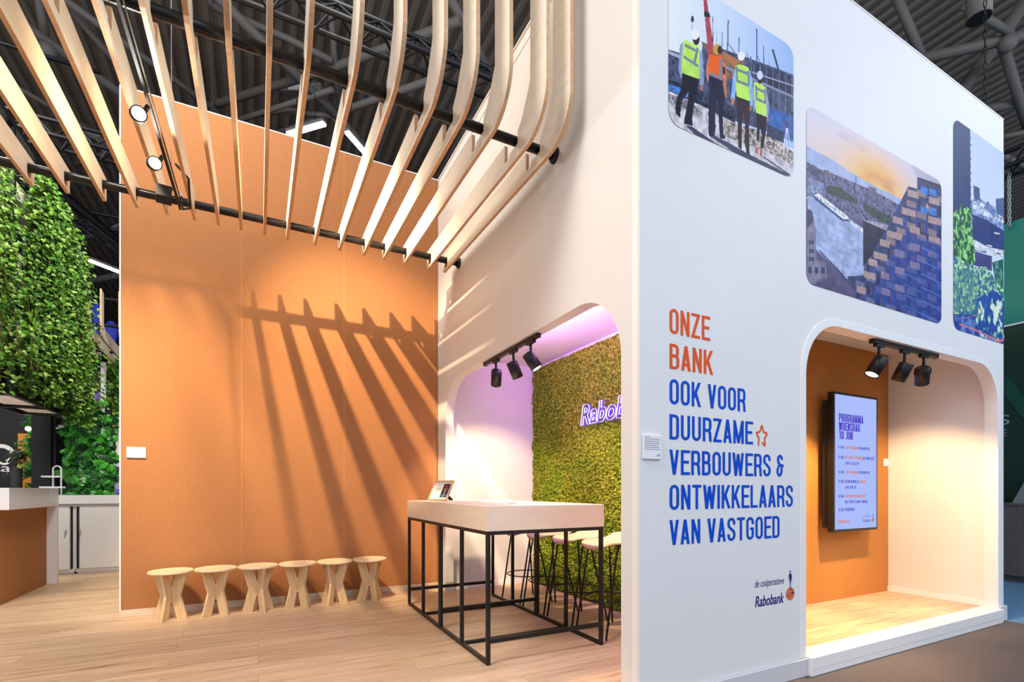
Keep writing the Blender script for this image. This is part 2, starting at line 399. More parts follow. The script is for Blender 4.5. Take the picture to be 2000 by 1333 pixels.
# ------------------------------------------------------------------ lettering: a condensed stroke alphabet
def pline(pts, hw, closed=False):
    """ribbon of half width hw along a 2-D polyline, mitred"""
    P = [Vector((p[0], p[1])) for i, p in enumerate(pts) if i == 0 or abs(p[0]-pts[i-1][0])+abs(p[1]-pts[i-1][1]) > 1e-5]; n = len(P); Lf = []; Rt = []
    for i, p in enumerate(P):
        a = P[i-1] if (closed or i) else None; b = P[(i+1) % n] if (closed or i < n-1) else None
        d1 = (p-a).normalized() if a is not None else None; d2 = (b-p).normalized() if b is not None else None
        d = ((d1 or Vector((0, 0)))+(d2 or Vector((0, 0)))).normalized(); nn = Vector((-d.y, d.x))
        k = hw
        if d1 is not None and d2 is not None:
            k = hw/max(.45, nn.dot(Vector((-d1.y, d1.x))))
        Lf.append(p+nn*k); Rt.append(p-nn*k)
    Q = []
    for i in range(n if closed else n-1):
        j = (i+1) % n; Q.append([tuple(Rt[i]), tuple(Rt[j]), tuple(Lf[j]), tuple(Lf[i])])
    return Q
def arc(cx, cy, rx, ry, a0, a1, n=7):
    return [(cx+rx*math.cos(math.radians(a0+(a1-a0)*i/n)), cy+ry*math.sin(math.radians(a0+(a1-a0)*i/n))) for i in range(n+1)]
def glyph(ch, w, s):
    h = s/2; l, r, b, t = h, w-h, h, 1-h; m = (l+r)/2; R = (r-l)/2; ry = min(R*1.15, .24)
    L_ = lambda pts, c=False: pline(pts, h, c)
    para = lambda x0, y0, x1, y1, k=h*1.08: [[(x0-k, y0), (x0+k, y0), (x1+k, y1), (x1-k, y1)]]
    oval = lambda: L_(arc(m, t-ry, R, ry, 0, 180)+arc(m, b+ry, R, ry, 180, 360), True)
    def bowl(y0, y1, xr=r):
        q = min(.12, (y1-y0)/2)
        return L_([(l, y1), (xr-q, y1)]+arc(xr-q, y1-q, q, q, 90, 0, 4)+arc(xr-q, y0+q, q, q, 0, -90, 4)+[(l, y0)])
    if ch == 'O' or ch == '0': return oval(), w
    if ch == 'Q': return oval()+para(r, 0, m, .25), w
    if ch == 'C': return L_([(r, .32)]+arc(m, b+ry, R, ry, 0, -180)+arc(m, t-ry, R, ry, 180, 0)+[(r, .68)]), w
    if ch == 'G': return L_([(m, .48), (r, .48)]+arc(m, b+ry, R, ry, 0, -180)+arc(m, t-ry, R, ry, 180, 0)+[(r, .68)]), w
    if ch == 'S': return L_([(r, .70)]+arc(m, t-ry, R, ry, 0, 180)+[(l, .70), (l+.02, .62), (r-.02, .40), (r, .32)]+arc(m, b+ry, R, ry, 0, -180)+[(l, .30)]), w
    if ch == 'U': return L_([(l, 1)]+arc(m, b+ry, R, ry, 180, 360)+[(r, 1)]), w
    if ch == 'J': return L_([(w*.2-h*.2, b)]+[(w*.25, b)]+arc(r-.13, b+.13, .13, .13, 270, 360, 5)+[(r, 1)]), w
    if ch == 'D': return bowl(b, t)+L_([(l, 0), (l, 1)]), w
    if ch == 'B': return bowl(.53, t, r-.015)+bowl(b, .53)+L_([(l, 0), (l, 1)]), w
    if ch == 'P': return bowl(.44, t)+L_([(l, 0), (l, 1)]), w
    if ch == 'R': return bowl(.47, t)+L_([(l, 0), (l, 1)])+L_([(m, .47), (r-.06, .45), (r-.01, .36), (r, .12), (r+.025, 0)]), w
    if ch == 'E': return L_([(l, 0), (l, 1)])+L_([(l, t), (w, t)])+L_([(l, .52), (w*.88, .52)])+L_([(l, b), (w, b)]), w*.92
    if ch == 'F': return L_([(l, 0), (l, 1)])+L_([(l, t), (w, t)])+L_([(l, .52), (w*.88, .52)]), w*.92
    if ch == 'L': return L_([(l, 0), (l, 1)])+L_([(l, b), (w*.92, b)]), w*.9
    if ch == 'T': return L_([(0, t), (w, t)])+L_([(w/2, 0), (w/2, 1)]), w
    if ch == 'I': return L_([(l, 0), (l, 1)]), s
    if ch == '1': return L_([(w*.55, 0), (w*.55, 1)])+para(w*.15, .80, w*.5, .97), w*.8
    if ch == 'N': return L_([(l, 0), (l, 1)])+L_([(r, 0), (r, 1)])+para(l, 1, r, 0), w
    if ch == 'M': q = w*1.3; return L_([(l, 0), (l, 1)])+L_([(q-h, 0), (q-h, 1)])+para(l, 1, q/2, .02)+para(q/2, .02, q-h, 1), q
    if ch == 'W': q = w*1.42; return para(h, 1, q*.28, 0)+para(q*.28, 0, q/2, .95)+para(q/2, .95, q*.72, 0)+para(q*.72, 0, q-h, 1), q
    if ch == 'V': return para(h, 1, w/2, 0)+para(w/2, 0, w-h, 1), w
    if ch == 'A': return para(h, 0, w/2, 1)+para(w/2, 1, w-h, 0)+L_([(w*.26, .25), (w*.74, .25)]), w
    if ch == 'Z': return L_([(0, t), (w, t)])+L_([(0, b), (w, b)])+para(h, .03, w-h, .97), w
    if ch == 'K': return L_([(l, 0), (l, 1)])+para(l+.03, .36, r+.01, 1)+para(l+.12, .56, r+.02, 0), w
    if ch == 'Y': return para(h, 1, w/2, .4)+para(w/2, .4, w-h, 1)+L_([(w/2, 0), (w/2, .45)]), w
    if ch == '2': return L_([(l, .7)]+arc(m, t-ry, R, ry, 180, 0)+[(r, .66), (l, b)])+L_([(0, b), (w, b)]), w
    if ch == '3': return L_(arc(m, t-ry, R, ry, 180, -90)+[(m, .54)])+L_([(m, .54)]+arc(m, b+ry, R, ry, 90, -180)), w
    if ch == '4': return L_([(r-.04, 0), (r-.04, 1)])+para(r-.06, 1, h, .25)+L_([(0, .24), (w, .24)]), w
    if ch == '5': return L_([(w, t), (l, t), (l, .58)])+L_([(l, .56)]+arc(m, b+ry+.03, R, ry+.03, 90, -180)), w
    if ch == '6': return L_([(r, .72)]+arc(m, t-ry, R, ry, 0, 180)+arc(m, b+ry, R, ry, 180, 540)), w
    if ch == '-': return L_([(w*.15, .48), (w*.8, .48)]), w*.9
    if ch == ':': return [[(0, .2), (s, .2), (s, .34), (0, .34)], [(0, .62), (s, .62), (s, .76), (0, .76)]], s
    if ch == '|': return L_([(h*.7, -.08), (h*.7, 1.05)]), s
    if ch == '&': return L_([(w*1.02, .50), (r-.05, .50), (r-.05, .28)]+arc(m-.03, b+.22, R-.03, .22, 0, -180)+[(l+.02, .36), (l+.10, .52)])+L_([(r+.01, .52), (w*.42, .53)]+arc(m, .77, R-.03, .24-h, 250, 0, 9)), w*1.05
    if ch == '?': return L_([(l, .72)]+arc(m, t-ry, R, ry, 180, 0)+[(r, .62), (m, .42), (m, .26)])+[[(m-h, 0), (m+h, 0), (m+h, .13), (m-h, .13)]], w
    return [], w*.55
def write(mb, text, fn, x0, y0, height, width=None, w=.40, s=.114, gap=.09, mi=0, nrm=(0, -1, 0)):
    """letters on a plane: fn(a,b) -> point; scaled horizontally to the measured width"""
    polys = []; x = 0
    for ch in text:
        if ch == ' ': x += .17+gap; continue
        q, adv = glyph(ch, w, s)
        polys += [[(a+x, b) for a, b in p] for p in q]; x += adv+gap
    x -= gap
    k = (width/x) if width else height
    for i, p in enumerate(polys):       # each stroke a hair above the last, so overlaps never share a plane
        d = Vector(nrm)*(.00012*(i % 9))
        mb.add([Vector(fn(x0+a*k, y0+b*height))+d for a, b in p], [tuple(range(len(p)))])
    return k*x
def font_mesh(text, size=1, shear=0, offset=0, outline=0):
    cu = bpy.data.curves.new('t', 'FONT'); cu.body = text; cu.size = size; cu.shear = shear; cu.offset = offset
    if outline: cu.bevel_depth = outline; cu.fill_mode = 'NONE'; cu.resolution_u = 4; cu.bevel_resolution = 1
    o = bpy.data.objects.new('t', cu); C.objects.link(o)
    dg = bpy.context.evaluated_depsgraph_get(); me = bpy.data.meshes.new_from_object(o.evaluated_get(dg))
    vs = [tuple(v.co) for v in me.vertices]; fs = [tuple(p.vertices) for p in me.polygons]
    bpy.data.objects.remove(o); bpy.data.curves.remove(cu); bpy.data.meshes.remove(me)
    return vs, fs
def set_text(mb, text, fn, x0, y0, height, width, shear=0, offset=0, mi=0, fn3=None, outline=0, cap=.729):
    vs, fs = font_mesh(text, 1, shear, offset, outline)
    mx = max(v[0] for v in vs); mn = min(v[0] for v in vs); kx = width/(mx-mn); ky = height/cap
    if outline: return mb.add([fn3(x0+(v[0]-mn)*kx, y0+v[1]*ky, v[2]) for v in vs], fs, mi, True)
    return mb.add([fn(x0+(v[0]-mn)*kx, y0+v[1]*ky) for v in vs], fs, mi)

YV = YF-.0015
frontf = lambda a, b: (a, YV, b)
sl = thing('wall_lettering', 'large orange and blue slogan lettering on white front wall', 'lettering', (2.176, YV, .86))
LX = 2.174
lines = [('ONZE', 2.51, 2.128, 'orange_vinyl'), ('BANK', 2.537, 1.9175, 'orange_vinyl'), ('OOK VOOR', 2.842, 1.707, 'blue_vinyl'),
         ('DUURZAME', 2.912, 1.4965, 'blue_vinyl'), ('VERBOUWERS &', 3.238, 1.286, 'blue_vinyl'), ('ONTWIKKELAARS', 3.336, 1.0765, 'blue_vinyl'), ('VAN VASTGOED', 3.19, .866, 'blue_vinyl')]
for txt, xe, z, m in lines:
    b = MB(); write(b, txt.replace(' &', ''), frontf, LX, z, .150, xe-LX if '&' not in txt else 3.096-LX); o = b.build('text_line', m, sl, fix=False)
    if '&' in txt: b = MB(); write(b, '&', frontf, 3.158, z, .150, xe-3.158); b.build('ampersand', m, sl, fix=False)
    if m == 'orange_vinyl': o['label'] = 'orange line of lettering'
st = MB()
def star_pts():
    cx, cz = 3.006, 1.553; V = []
    for k in range(5):
        for q, (rx, rz) in enumerate(((.062, .080), (.030, .038))):
            a = math.radians(90+72*k+36*q); V.append(Vector((cx+rx*math.cos(a), cz+rz*math.sin(a))))
    P = []                                   # tips and inner corners rounded by quadratic arcs
    for i, v in enumerate(V):
        a = v.lerp(V[i-1], .36 if i % 2 == 0 else .2); c = v.lerp(V[(i+1) % 10], .36 if i % 2 == 0 else .2)
        for t in (0, .25, .5, .75, 1): P.append(tuple(a*(1-t)**2+v*2*t*(1-t)+c*t*t))
    return P
S = star_pts(); S = S[27:]+S[:24]            # left open at the lower foot, as drawn
for i, q in enumerate(pline(S, .0068)): st.add([Vector(frontf(*p))+Vector((0, -.0001*(i % 5), 0)) for p in q], [(0, 1, 2, 3)])
tag(st.build('wall_star', 'orange_vinyl', fix=False), 'hand-drawn orange star outline on white front wall beside blue lettering', 'star decal')

# bank logo low on the front wall
lg = thing('wall_logo', 'small navy bank logo with walking figure on orange globe, low on white wall', 'logo', (2.95, YV, .33))
# measured on the wall: text left 1474, right 1531; globe centre (1543,1198)
pA = onY(1474.5, 1216, YF); pB = onY(1531, 1205.5, YF); pC = onY(1474, 1194, YF); pD = onY(1531, 1184, YF); g0 = onY(1543, 1198.5, YF)
b = MB(); set_text(b, 'Rabobank', frontf, pA.x, .415, .073, pB.x-pA.x, shear=.22, offset=.018); b.build('bank_name', 'navy_vinyl', lg, fix=False)
b = MB(); set_text(b, 'de co\u00f6peratieve', frontf, pC.x, .545, .052, pD.x-pC.x, shear=.22); b.build('tagline', 'navy_vinyl', lg, fix=False)
mat('globe_orange', (.75, .16, .05), .5, noise_amt=.5, noise_scale=28)
gz = .468
b = MB(); b.add([frontf(g0.x+.046*math.cos(a*PI/16), gz+.046*math.sin(a*PI/16)) for a in range(32)], [tuple(range(32))]); b.build('globe', 'globe_orange', lg, fix=False)
YV2 = YF-.0022
fig = lambda a, b_: (g0.x+a, YV2, gz+b_)
b = MB()
b.add([fig(.006*math.cos(a*PI/6), .155+.010*math.sin(a*PI/6)) for a in range(12)], [tuple(range(12))])
for P in ([(-.013, .135), (-.005, .143), (.008, .143), (.014, .134), (.009, .09), (.004, .06), (.010, .03), (.016, .028), (.006, .026), (.000, .055), (-.005, .025), (-.002, .07), (-.006, .1)],
          [(-.013, .136), (-.009, .13), (-.018, .09), (-.021, .082)], [(.014, .135), (.010, .128), (.017, .09), (.021, .086)],
          [(-.004, .006), (.02, .002), (.042, -.006), (.044, .006), (.02, .010)]):
    b.add([fig(*p) for p in P], [tuple(range(len(P)))])
b.build('figure', 'navy_vinyl', lg, fix=False)

# ------------------------------------------------------------------ printed photographs on the front wall
def picture(name, label, x0, x1, z0, z1, rad, corners, nx, nz, paint, bow=1):
    zs = np.linspace(z0, z1, nz+1); S_ = np.linspace(0, 1, nx+1)
    def edge(z, lo, hi):
        d = 0
        if lo and z < z0+rad: d = rad-math.sqrt(max(0, rad**2-(z0+rad-z)**2))
        if hi and z > z1-rad: d = max(d, rad-math.sqrt(max(0, rad**2-(z-z1+rad)**2)))
        return d
    # denser rows at the rounded ends
    a = np.array([x0+edge(z, corners[0], corners[3]) for z in zs]); c = np.array([x1-edge(z, corners[1], corners[2]) for z in zs])
    X = a[:, None]+(c-a)[:, None]*S_[None]; Z = np.repeat(zs[:, None], nx+1, 1)
    col = paint(X, Z)
    me = bpy.data.meshes.new(name); n = (nx+1)*(nz+1)
    co = np.stack([X, np.zeros_like(X), Z], -1).reshape(-1, 3)-np.array([x0, 0, z0])
    i = np.arange(nz)[:, None]*(nx+1)+np.arange(nx)[None]
    fc = np.stack([i, i+1, i+nx+2, i+nx+1], -1).reshape(-1, 4)
    me.from_pydata(co.tolist(), [], fc.tolist())
    at = me.color_attributes.new('Col', 'FLOAT_COLOR', 'POINT')
    at.data.foreach_set('color', np.concatenate([col.reshape(-1, 3), np.ones((n, 1))], 1).astype(np.float32).ravel())
    me.materials.append(MATS['print']); o = bpy.data.objects.new(name, me); C.objects.link(o); o.location = (x0, YF-.003, z0)
    return tag(o, label, 'wall picture', 'photographs printed on the front wall')
attrmat('print', .5)
rng = np.random.default_rng(3)
def vnoise(X, Z, sc_, seed=0):
    x = X*sc_; z = Z*sc_; r = np.random.default_rng(seed).random((256, 256))
    xi = np.floor(x).astype(int); zi = np.floor(z).astype(int); fx = x-xi; fz = z-zi
    fx = fx*fx*(3-2*fx); fz = fz*fz*(3-2*fz)
    g = lambda i, j: r[i % 256, j % 256]
    return (g(xi, zi)*(1-fx)+g(xi+1, zi)*fx)*(1-fz)+(g(xi, zi+1)*(1-fx)+g(xi+1, zi+1)*fx)*fz
def fbm(X, Z, sc_, seed=0, o=4):
    return sum(vnoise(X, Z, sc_*2**k, seed+k)/2**k for k in range(o))/sum(1/2**k for k in range(o))
def inside(X, Z, P):
    r = np.zeros(X.shape, bool); n = len(P)
    for i in range(n):
        x1, z1 = P[i]; x2, z2 = P[(i+1) % n]
        if z1 == z2: continue
        c = ((z1 > Z) != (z2 > Z)) & (X < (x2-x1)*(Z-z1)/(z2-z1)+x1); r ^= c
    return r
class Painter:
    def __init__(s, X, Z, ox, oy, k):
        s.X, s.Z, s.o = X, Z, (ox, oy, k); s.c = np.zeros(X.shape+(3,))
    def pt(s, x, y):
        p = onY(s.o[0]+x/s.o[2], s.o[1]+y/s.o[2], YF); return (p.x, p.z)
    def poly(s, pts, col, var=0, sc_=60, seed=1, a=1):
        m = inside(s.X, s.Z, [s.pt(*p) for p in pts]); c = np.array(hexc(col) if isinstance(col, str) else col)*1.17
        f = c[None]*(1+var*(2*fbm(s.X[m], s.Z[m], sc_, seed)-1)[:, None]*2) if var else np.repeat(c[None], m.sum(), 0)
        s.c[m] = s.c[m]*(1-a)+np.clip(f, 0, 1)*a
        return m
    def line(s, pts, wd, col, a=1):
        P = [s.pt(*p) for p in pts]
        for q in pline(P, wd/2):
            m = inside(s.X, s.Z, q); s.c[m] = s.c[m]*(1-a)+np.array(hexc(col))*1.17*a
    def ell(s, x, y, rx, ry, col, a=1):
        s.poly([(x+rx*math.cos(t*PI/10), y+ry*math.sin(t*PI/10)) for t in range(20)], col, a=a)
def paint_workers(X, Z):
    p = Painter(X, Z, 1280, 0, 3.6033)
    t = np.clip((X-2.2)/1.1, 0, 1)[..., None]; u = np.clip((Z-3.9)/.4, 0, 1)[..., None]
    p.c[:] = np.array(hexc('dfe3f0'))*(1-t)*1.15+np.array(hexc('9db8e0'))*t*1.15
    # building behind
    p.poly([(85, 350), (320, 420), (330, 300), (480, 350), (620, 400), (980, 530), (980, 1000), (700, 900), (85, 700)], '4d5470', .5, 40, 3)
    p.poly([(315, 290), (600, 440), (600, 560), (480, 560), (420, 470)], '8e6a5a', .35, 50, 4)
    p.poly([(470, 360), (590, 430), (560, 470), (480, 420)], 'b37850')
    p.poly([(660, 440), (980, 545), (980, 690), (660, 560)], '3c4058', .5, 45, 5)
    for i in range(7):
        x = 690+i*45; p.line([(x, 450+i*15), (x, 720+i*12)], .010, '6f7a98')
    p.line([(480, 470), (980, 690)], .016, '8b93ab'); p.line([(660, 505), (980, 610)], .010, '9aa2ba'); p.line([(90, 370), (330, 470)], .02, 'a8aabb')
    p.poly([(800, 760), (960, 820), (960, 1000), (790, 930)], '3c66a8', .25, 30, 6)
    p.poly([(85, 560), (330, 640), (330, 720), (560, 790), (560, 900), (300, 760), (85, 660)], '2e3650', .7, 60, 7)
    p.poly([(85, 590), (250, 650), (250, 700), (85, 640)], '4c7ec0', .4, 50, 8)
    for pts, w_, c in (([(510, 140), (505, 370)], .012, '5d7398'), ([(587, 265), (585, 370)], .010, '5d7398'), ([(468, 225), (466, 330)], .009, '6f86aa'),
                       ([(430, 210), (428, 300)], .006, '8ea2c0'), ([(710, 205), (712, 440)], .013, '4a648e'), ([(758, 325), (760, 460)], .010, '4a648e'),
                       ([(822, 350), (868, 510)], .022, '3f4a62'), ([(795, 430), (795, 470)], .007, '6b4a50'), ([(643, 375), (645, 410)], .008, '5d7398'),
                       ([(712, 390), (745, 460)], .008, '4a5a78'), ([(510, 310), (560, 380)], .009, '6a6a80'), ([(668, 400), (672, 560)], .014, '60708c')):
        p.line(pts, w_, c)
    p.line([(870, 490), (985, 540)], .004, '8ea2c0')
    # ground
    p.poly([(85, 640), (330, 750), (560, 870), (800, 960), (980, 1060), (980, 1300), (85, 960)], 'c3bdc4', .35, 26, 9)
    p.poly([(90, 660), (250, 720), (330, 800), (300, 820), (90, 720)], '8d8791', .6, 60, 10)
    p.poly([(480, 850), (760, 930), (980, 1080), (980, 1170), (760, 1060), (480, 960)], 'a59a96', .8, 70, 11)
    p.poly([(790, 880), (900, 930), (900, 1010), (780, 960)], '33405c', .5, 60, 12)
    # crane
    p.poly([(333, -20), (357, -20), (408, 330), (410, 420), (372, 420)], 'a8505c', .15, 30, 13)
    p.poly([(340, 78), (378, 95), (386, 128), (340, 118)], '31363f'); p.line([(400, 120), (404, 300)], .006, '7c3b48')
    p.line([(255, 170), (254, 220)], .004, '6a7080'); p.ell(258, 138, 11, 25, '454c5e')
    # tripod
    for a_, b_ in (((920, 900), (895, 1090)), ((925, 900), (955, 1060)), ((922, 900), (925, 1080))): p.line([a_, b_], .007, 'd9d9de')
    p.poly([(912, 855), (934, 860), (932, 905), (914, 900)], '5b4b50')
    # shadows on the ground
    for P in ([(205, 885), (250, 890), (420, 1010), (560, 1090), (520, 1080), (330, 1000)], [(380, 960), (420, 960), (760, 1150), (830, 1200), (740, 1170), (560, 1080)],
              [(465, 985), (500, 1000), (660, 1090), (820, 1180), (960, 1255), (900, 1250), (700, 1140)], [(590, 1050), (660, 1090), (860, 1190), (960, 1250), (800, 1180)], [(740, 1100), (770, 1110), (960, 1240), (940, 1240)]):
        p.poly(P, '4b4c68', .15, 40, 14)
    VEST = 'b9e06a'; DK = '252233'; RF = '7d8894'
    def man(vest, arms, legs, helm, stripes, vcol=VEST, lcol=DK, acol='8fa0bf'):
        for q in arms: p.poly(q, acol, .15, 40, 15)
        for q in legs: p.poly(q, lcol, .25, 40, 16)
        p.poly(vest, vcol, .12, 14, 17)
        for q in stripes: p.line(q, .019, RF)
        for (x, y, rx, ry, c) in helm: p.ell(x, y, rx, ry, c)
    man([(195, 290), (210, 283), (300, 325), (310, 345), (305, 560), (180, 515), (185, 400)],
        [[(210, 285), (170, 320), (160, 500), (180, 560), (195, 500), (200, 380)], [(305, 345), (330, 380), (340, 560), (330, 640), (310, 600), (300, 450)]],
        [[(185, 515), (305, 560), (290, 650), (265, 760), (255, 860), (200, 850), (225, 720), (230, 650), (180, 720), (175, 800), (135, 770), (150, 690), (185, 620)],
         [(140, 735), (178, 760), (172, 835), (140, 800)], [(203, 820), (255, 845), (262, 890), (200, 875)]],
        [(285, 280, 24, 40, '3a2d33'), (275, 245, 31, 38, 'e6e7f2')],
        [[(205, 320), (300, 368)], [(195, 400), (300, 470)], [(296, 340), (272, 445)]])
    man([(375, 385), (465, 400), (470, 440), (466, 570), (372, 530)],
        [[(465, 410), (490, 450), (497, 560), (500, 690), (485, 690), (470, 560)], [(375, 390), (355, 470), (360, 590), (372, 560)]],
        [[(375, 530), (470, 570), (490, 700), (470, 800), (478, 960), (450, 960), (440, 790), (430, 690), (420, 800), (415, 960), (375, 960), (370, 800), (378, 660)],
         [(368, 890), (425, 880), (415, 945), (390, 968), (370, 940)], [(448, 945), (488, 955), (490, 980), (450, 978)]],
        [(432, 350, 30, 38, 'c3a04a'), (452, 355, 18, 30, '4b3a35')], [[(378, 522), (466, 556)], [(458, 420), (450, 545)]], 'f06a2c', '2a2a44', 'c47f66')
    p.poly([(470, 470), (488, 480), (488, 530), (470, 520)], '2f3348')
    man([(560, 465), (600, 452), (655, 480), (662, 715), (568, 680), (562, 560)],
        [[(575, 465), (545, 520), (528, 700), (540, 745), (555, 700), (570, 600)], [(655, 490), (680, 560), (688, 700), (672, 780), (662, 740), (658, 600)]],
        [[(568, 680), (660, 715), (665, 800), (655, 900), (660, 1080), (625, 1000), (630, 880), (615, 790), (605, 900), (605, 1040), (580, 1040), (575, 850)],
         [(580, 1020), (607, 1020), (605, 1055), (590, 1050)], [(620, 985), (650, 1010), (664, 1095), (640, 1085)]],
        [(610, 430, 22, 34, '7a6a70'), (602, 398, 25, 32, 'e3e4ef')], [[(566, 490), (655, 525)], [(568, 570), (658, 605)], [(570, 470), (572, 580)], [(650, 500), (655, 600)]], lcol='3a2e36', acol='8fb2e6')
    man([(690, 580), (735, 585), (775, 620), (780, 825), (705, 795), (692, 690)],
        [[(775, 625), (795, 720), (795, 800), (785, 860), (778, 800), (772, 700)], [(692, 590), (680, 690), (690, 800), (700, 760)]],
        [[(705, 795), (780, 830), (775, 930), (755, 1050), (735, 1045), (745, 950), (735, 900), (722, 1000), (708, 990), (712, 900)]],
        [(732, 565, 18, 28, '3a3038'), (733, 532, 21, 32, 'c9cfe0')], [[(700, 620), (772, 655)], [(705, 695), (775, 730)], [(704, 600), (710, 700)], [(768, 630), (770, 720)]])
    p.poly([(702, 1040), (720, 1045), (718, 1085), (700, 1075)], 'b8664e'); p.poly([(735, 1050), (748, 1055), (745, 1105), (732, 1095)], '9a5548')
    p.ell(541, 715, 12, 28, 'c27f63'); p.ell(320, 620, 11, 22, 'b0705c'); p.ell(787, 845, 9, 16, 'b0705c'); p.ell(668, 765, 9, 20, 'b0705c')
    return np.clip(p.c, 0, .9)**1.1
def paint_city(X, Z):
    p = Painter(X, Z, 1560, 190, 2.8971)
    t = np.clip((Z-3.2)/.76, 0, 1)[..., None]; sx = np.clip((X-3.5)/1.95, 0, 1)[..., None]
    sun = np.array(p.pt(443, 492)); d = np.hypot((X-sun[0])*.8, (Z-sun[1])*1.5)[..., None]
    base = np.array(hexc('e9cdb0'))*(1-t)+np.array(hexc('d9d6e2'))*t
    base = base*(1-.25*sx)+np.array(hexc('a8a4bc'))*.25*sx
    base = base+(np.array(hexc('ffc060'))-base)*np.exp(-(d/.34)**2)
    base = base+(np.array(hexc('ffe9a0'))-base)*np.exp(-(d/.06)**2)
    cl = fbm(X*.7+Z*.25, Z*2.3, 3.2, 31, 5)[..., None]
    k = np.clip((cl-.47)*6, 0, 1)*np.clip(1.1-t*.6, 0, 1)*(.25+.75*sx)
    base = base*(1-k*.75)+np.array(hexc('8d7f98'))*k*.75
    warm = np.clip(1-d/.5, 0, 1)*k; base = base*(1-warm*.5)+np.array(hexc('d98a5c'))*warm*.5
    p.c[:] = base*1.12
    p.poly([(30, 270), (180, 350), (300, 430), (440, 510), (620, 600), (620, 640), (300, 520), (30, 380)], 'a9b3cf', .12, 10, 32)
    # horizon city
    m = p.poly([(30, 360), (120, 410), (180, 430), (300, 480), (420, 530), (620, 640), (620, 800), (480, 760), (300, 700), (30, 560)], '70708e', .55, 55, 33)
    for x, y, w_, h_, c in ((70, 400, 36, 46, '6d6a86'), (155, 430, 30, 40, '836f84'), (415, 530, 44, 50, '7c7288'), (330, 510, 26, 25, '8e8da6'), (500, 590, 40, 25, '8a829a'), (90, 430, 30, 30, '5a6384')):
        p.poly([(x-w_/2, y-h_/2), (x+w_/2, y-h_/2+w_*.28), (x+w_/2, y+h_/2+w_*.28), (x-w_/2, y+h_/2)], c, .25, 60, 34)
    p.line([(321, 448), (321, 505)], .008, '54506c')
    p.poly([(45, 450), (140, 490), (140, 560), (80, 560), (45, 540)], '8c92b0', .4, 60, 35)
    p.poly([(160, 500), (230, 510), (320, 580), (330, 610), (160, 545)], '47584e', .4, 50, 36); p.poly([(370, 600), (540, 690), (540, 730), (470, 710), (365, 640)], '4b5b58', .4, 50, 37)
    p.poly([(30, 570), (600, 800), (880, 900), (880, 1340), (300, 1180), (30, 1080)], '6d688a', .15, 16, 43)
    # river and quay
    p.poly([(48, 555), (90, 570), (365, 770), (365, 1015), (270, 1030), (230, 990), (90, 860), (48, 780)], 'a9b4d2', .16, 22, 38)
    mm = inside(X, Z, [p.pt(*q) for q in [(48, 640), (230, 700), (365, 790), (365, 1015), (270, 1030), (90, 860), (48, 800)]])
    p.c[mm] *= (.80+.4*fbm(X[mm]*.6, Z[mm]*3, 18, 39))[:, None]
    p.poly([(85, 555), (110, 545), (280, 680), (282, 700), (250, 695)], 'dfe2ee', .4, 70, 40); p.poly([(88, 565), (250, 692), (282, 692), (280, 703), (245, 702), (88, 580)], '41598c', .3, 50, 41)
    p.poly([(284, 690), (362, 745), (362, 768), (284, 712)], 'c9d2e8', .3, 60, 42)
    for i in range(8): p.line([(100+i*20, 562+i*14), (110+i*20, 575+i*14)], .006, '6678a0')
    # old building bottom left and street
    p.poly([(45, 1040), (120, 900), (330, 1120), (330, 1170), (45, 1060)], '6d688a', .15, 16, 43)
    p.poly([(45, 640), (75, 650), (85, 700), (95, 760), (98, 920), (150, 940), (160, 1030), (75, 1060), (45, 1030)], '8f8a9e', .2, 30, 44)
    p.poly([(45, 630), (72, 645), (82, 705), (45, 745)], '5b5a74')
    for x in (62, 78): 
        for y in (810, 860, 905): p.poly([(x-6, y), (x+5, y+3), (x+5, y+27), (x-6, y+24)], '3d4a72')
    for x in (60, 98, 135): p.poly([(x-9, 962), (x+9, 965), (x+9, 1000), (x-9, 997)], '44527a')
    p.ell(150, 1055, 55, 34, '5d597a', .6)
    p.line([(115, 870), (240, 1000), (330, 1110)], .012, '4a4868'); p.line([(246, 935), (247, 1010)], .006, '39375a')
    p.poly([(270, 1015), (370, 1010), (370, 1080), (330, 1110)], '54557c', .3, 30, 45)
    # stepped apartment block
    p.poly([(362, 700), (490, 745), (490, 810), (430, 870), (362, 960)], '3c3a58', .25, 25, 46)
    p.poly([(362, 700), (395, 698), (520, 730), (500, 760)], 'a8a2b4', .3, 60, 47)
    p.poly([(668, 455), (870, 520), (870, 1330), (600, 1240), (318, 1135), (318, 1075), (360, 1010), (400, 940), (430, 850), (470, 790), (500, 740), (535, 665), (575, 590), (618, 505), (668, 520)], '4a5480', .25, 22, 48)
    for row in range(13):
        for colm in range(9):
            x = 345+colm*58; y = 1110-row*62+colm*18-(0 if colm % 2 else 14)
            lim = 1075-(x-318)*1.62
            if y < max(lim, 470+(x-668)*.35): continue
            if (row+colm) % 2: p.poly([(x-26, y), (x+26, y+18), (x+26, y+52), (x-26, y+34)], 'a08a90' if row > 4 else '7d7c9c', .15, 40, 50+colm, a=.9)
            else:
                p.poly([(x-20, y), (x-6, y+5), (x-6, y+56), (x-20, y+50)], '2e3f78', .2, 40, 49); p.poly([(x, y+6), (x+10, y+10), (x+10, y+58), (x, y+54)], '8a5a58', .2, 40, 49)
                p.poly([(x+14, y+8), (x+26, y+12), (x+26, y+62), (x+14, y+58)], '3c62b4', .3, 40, 49)
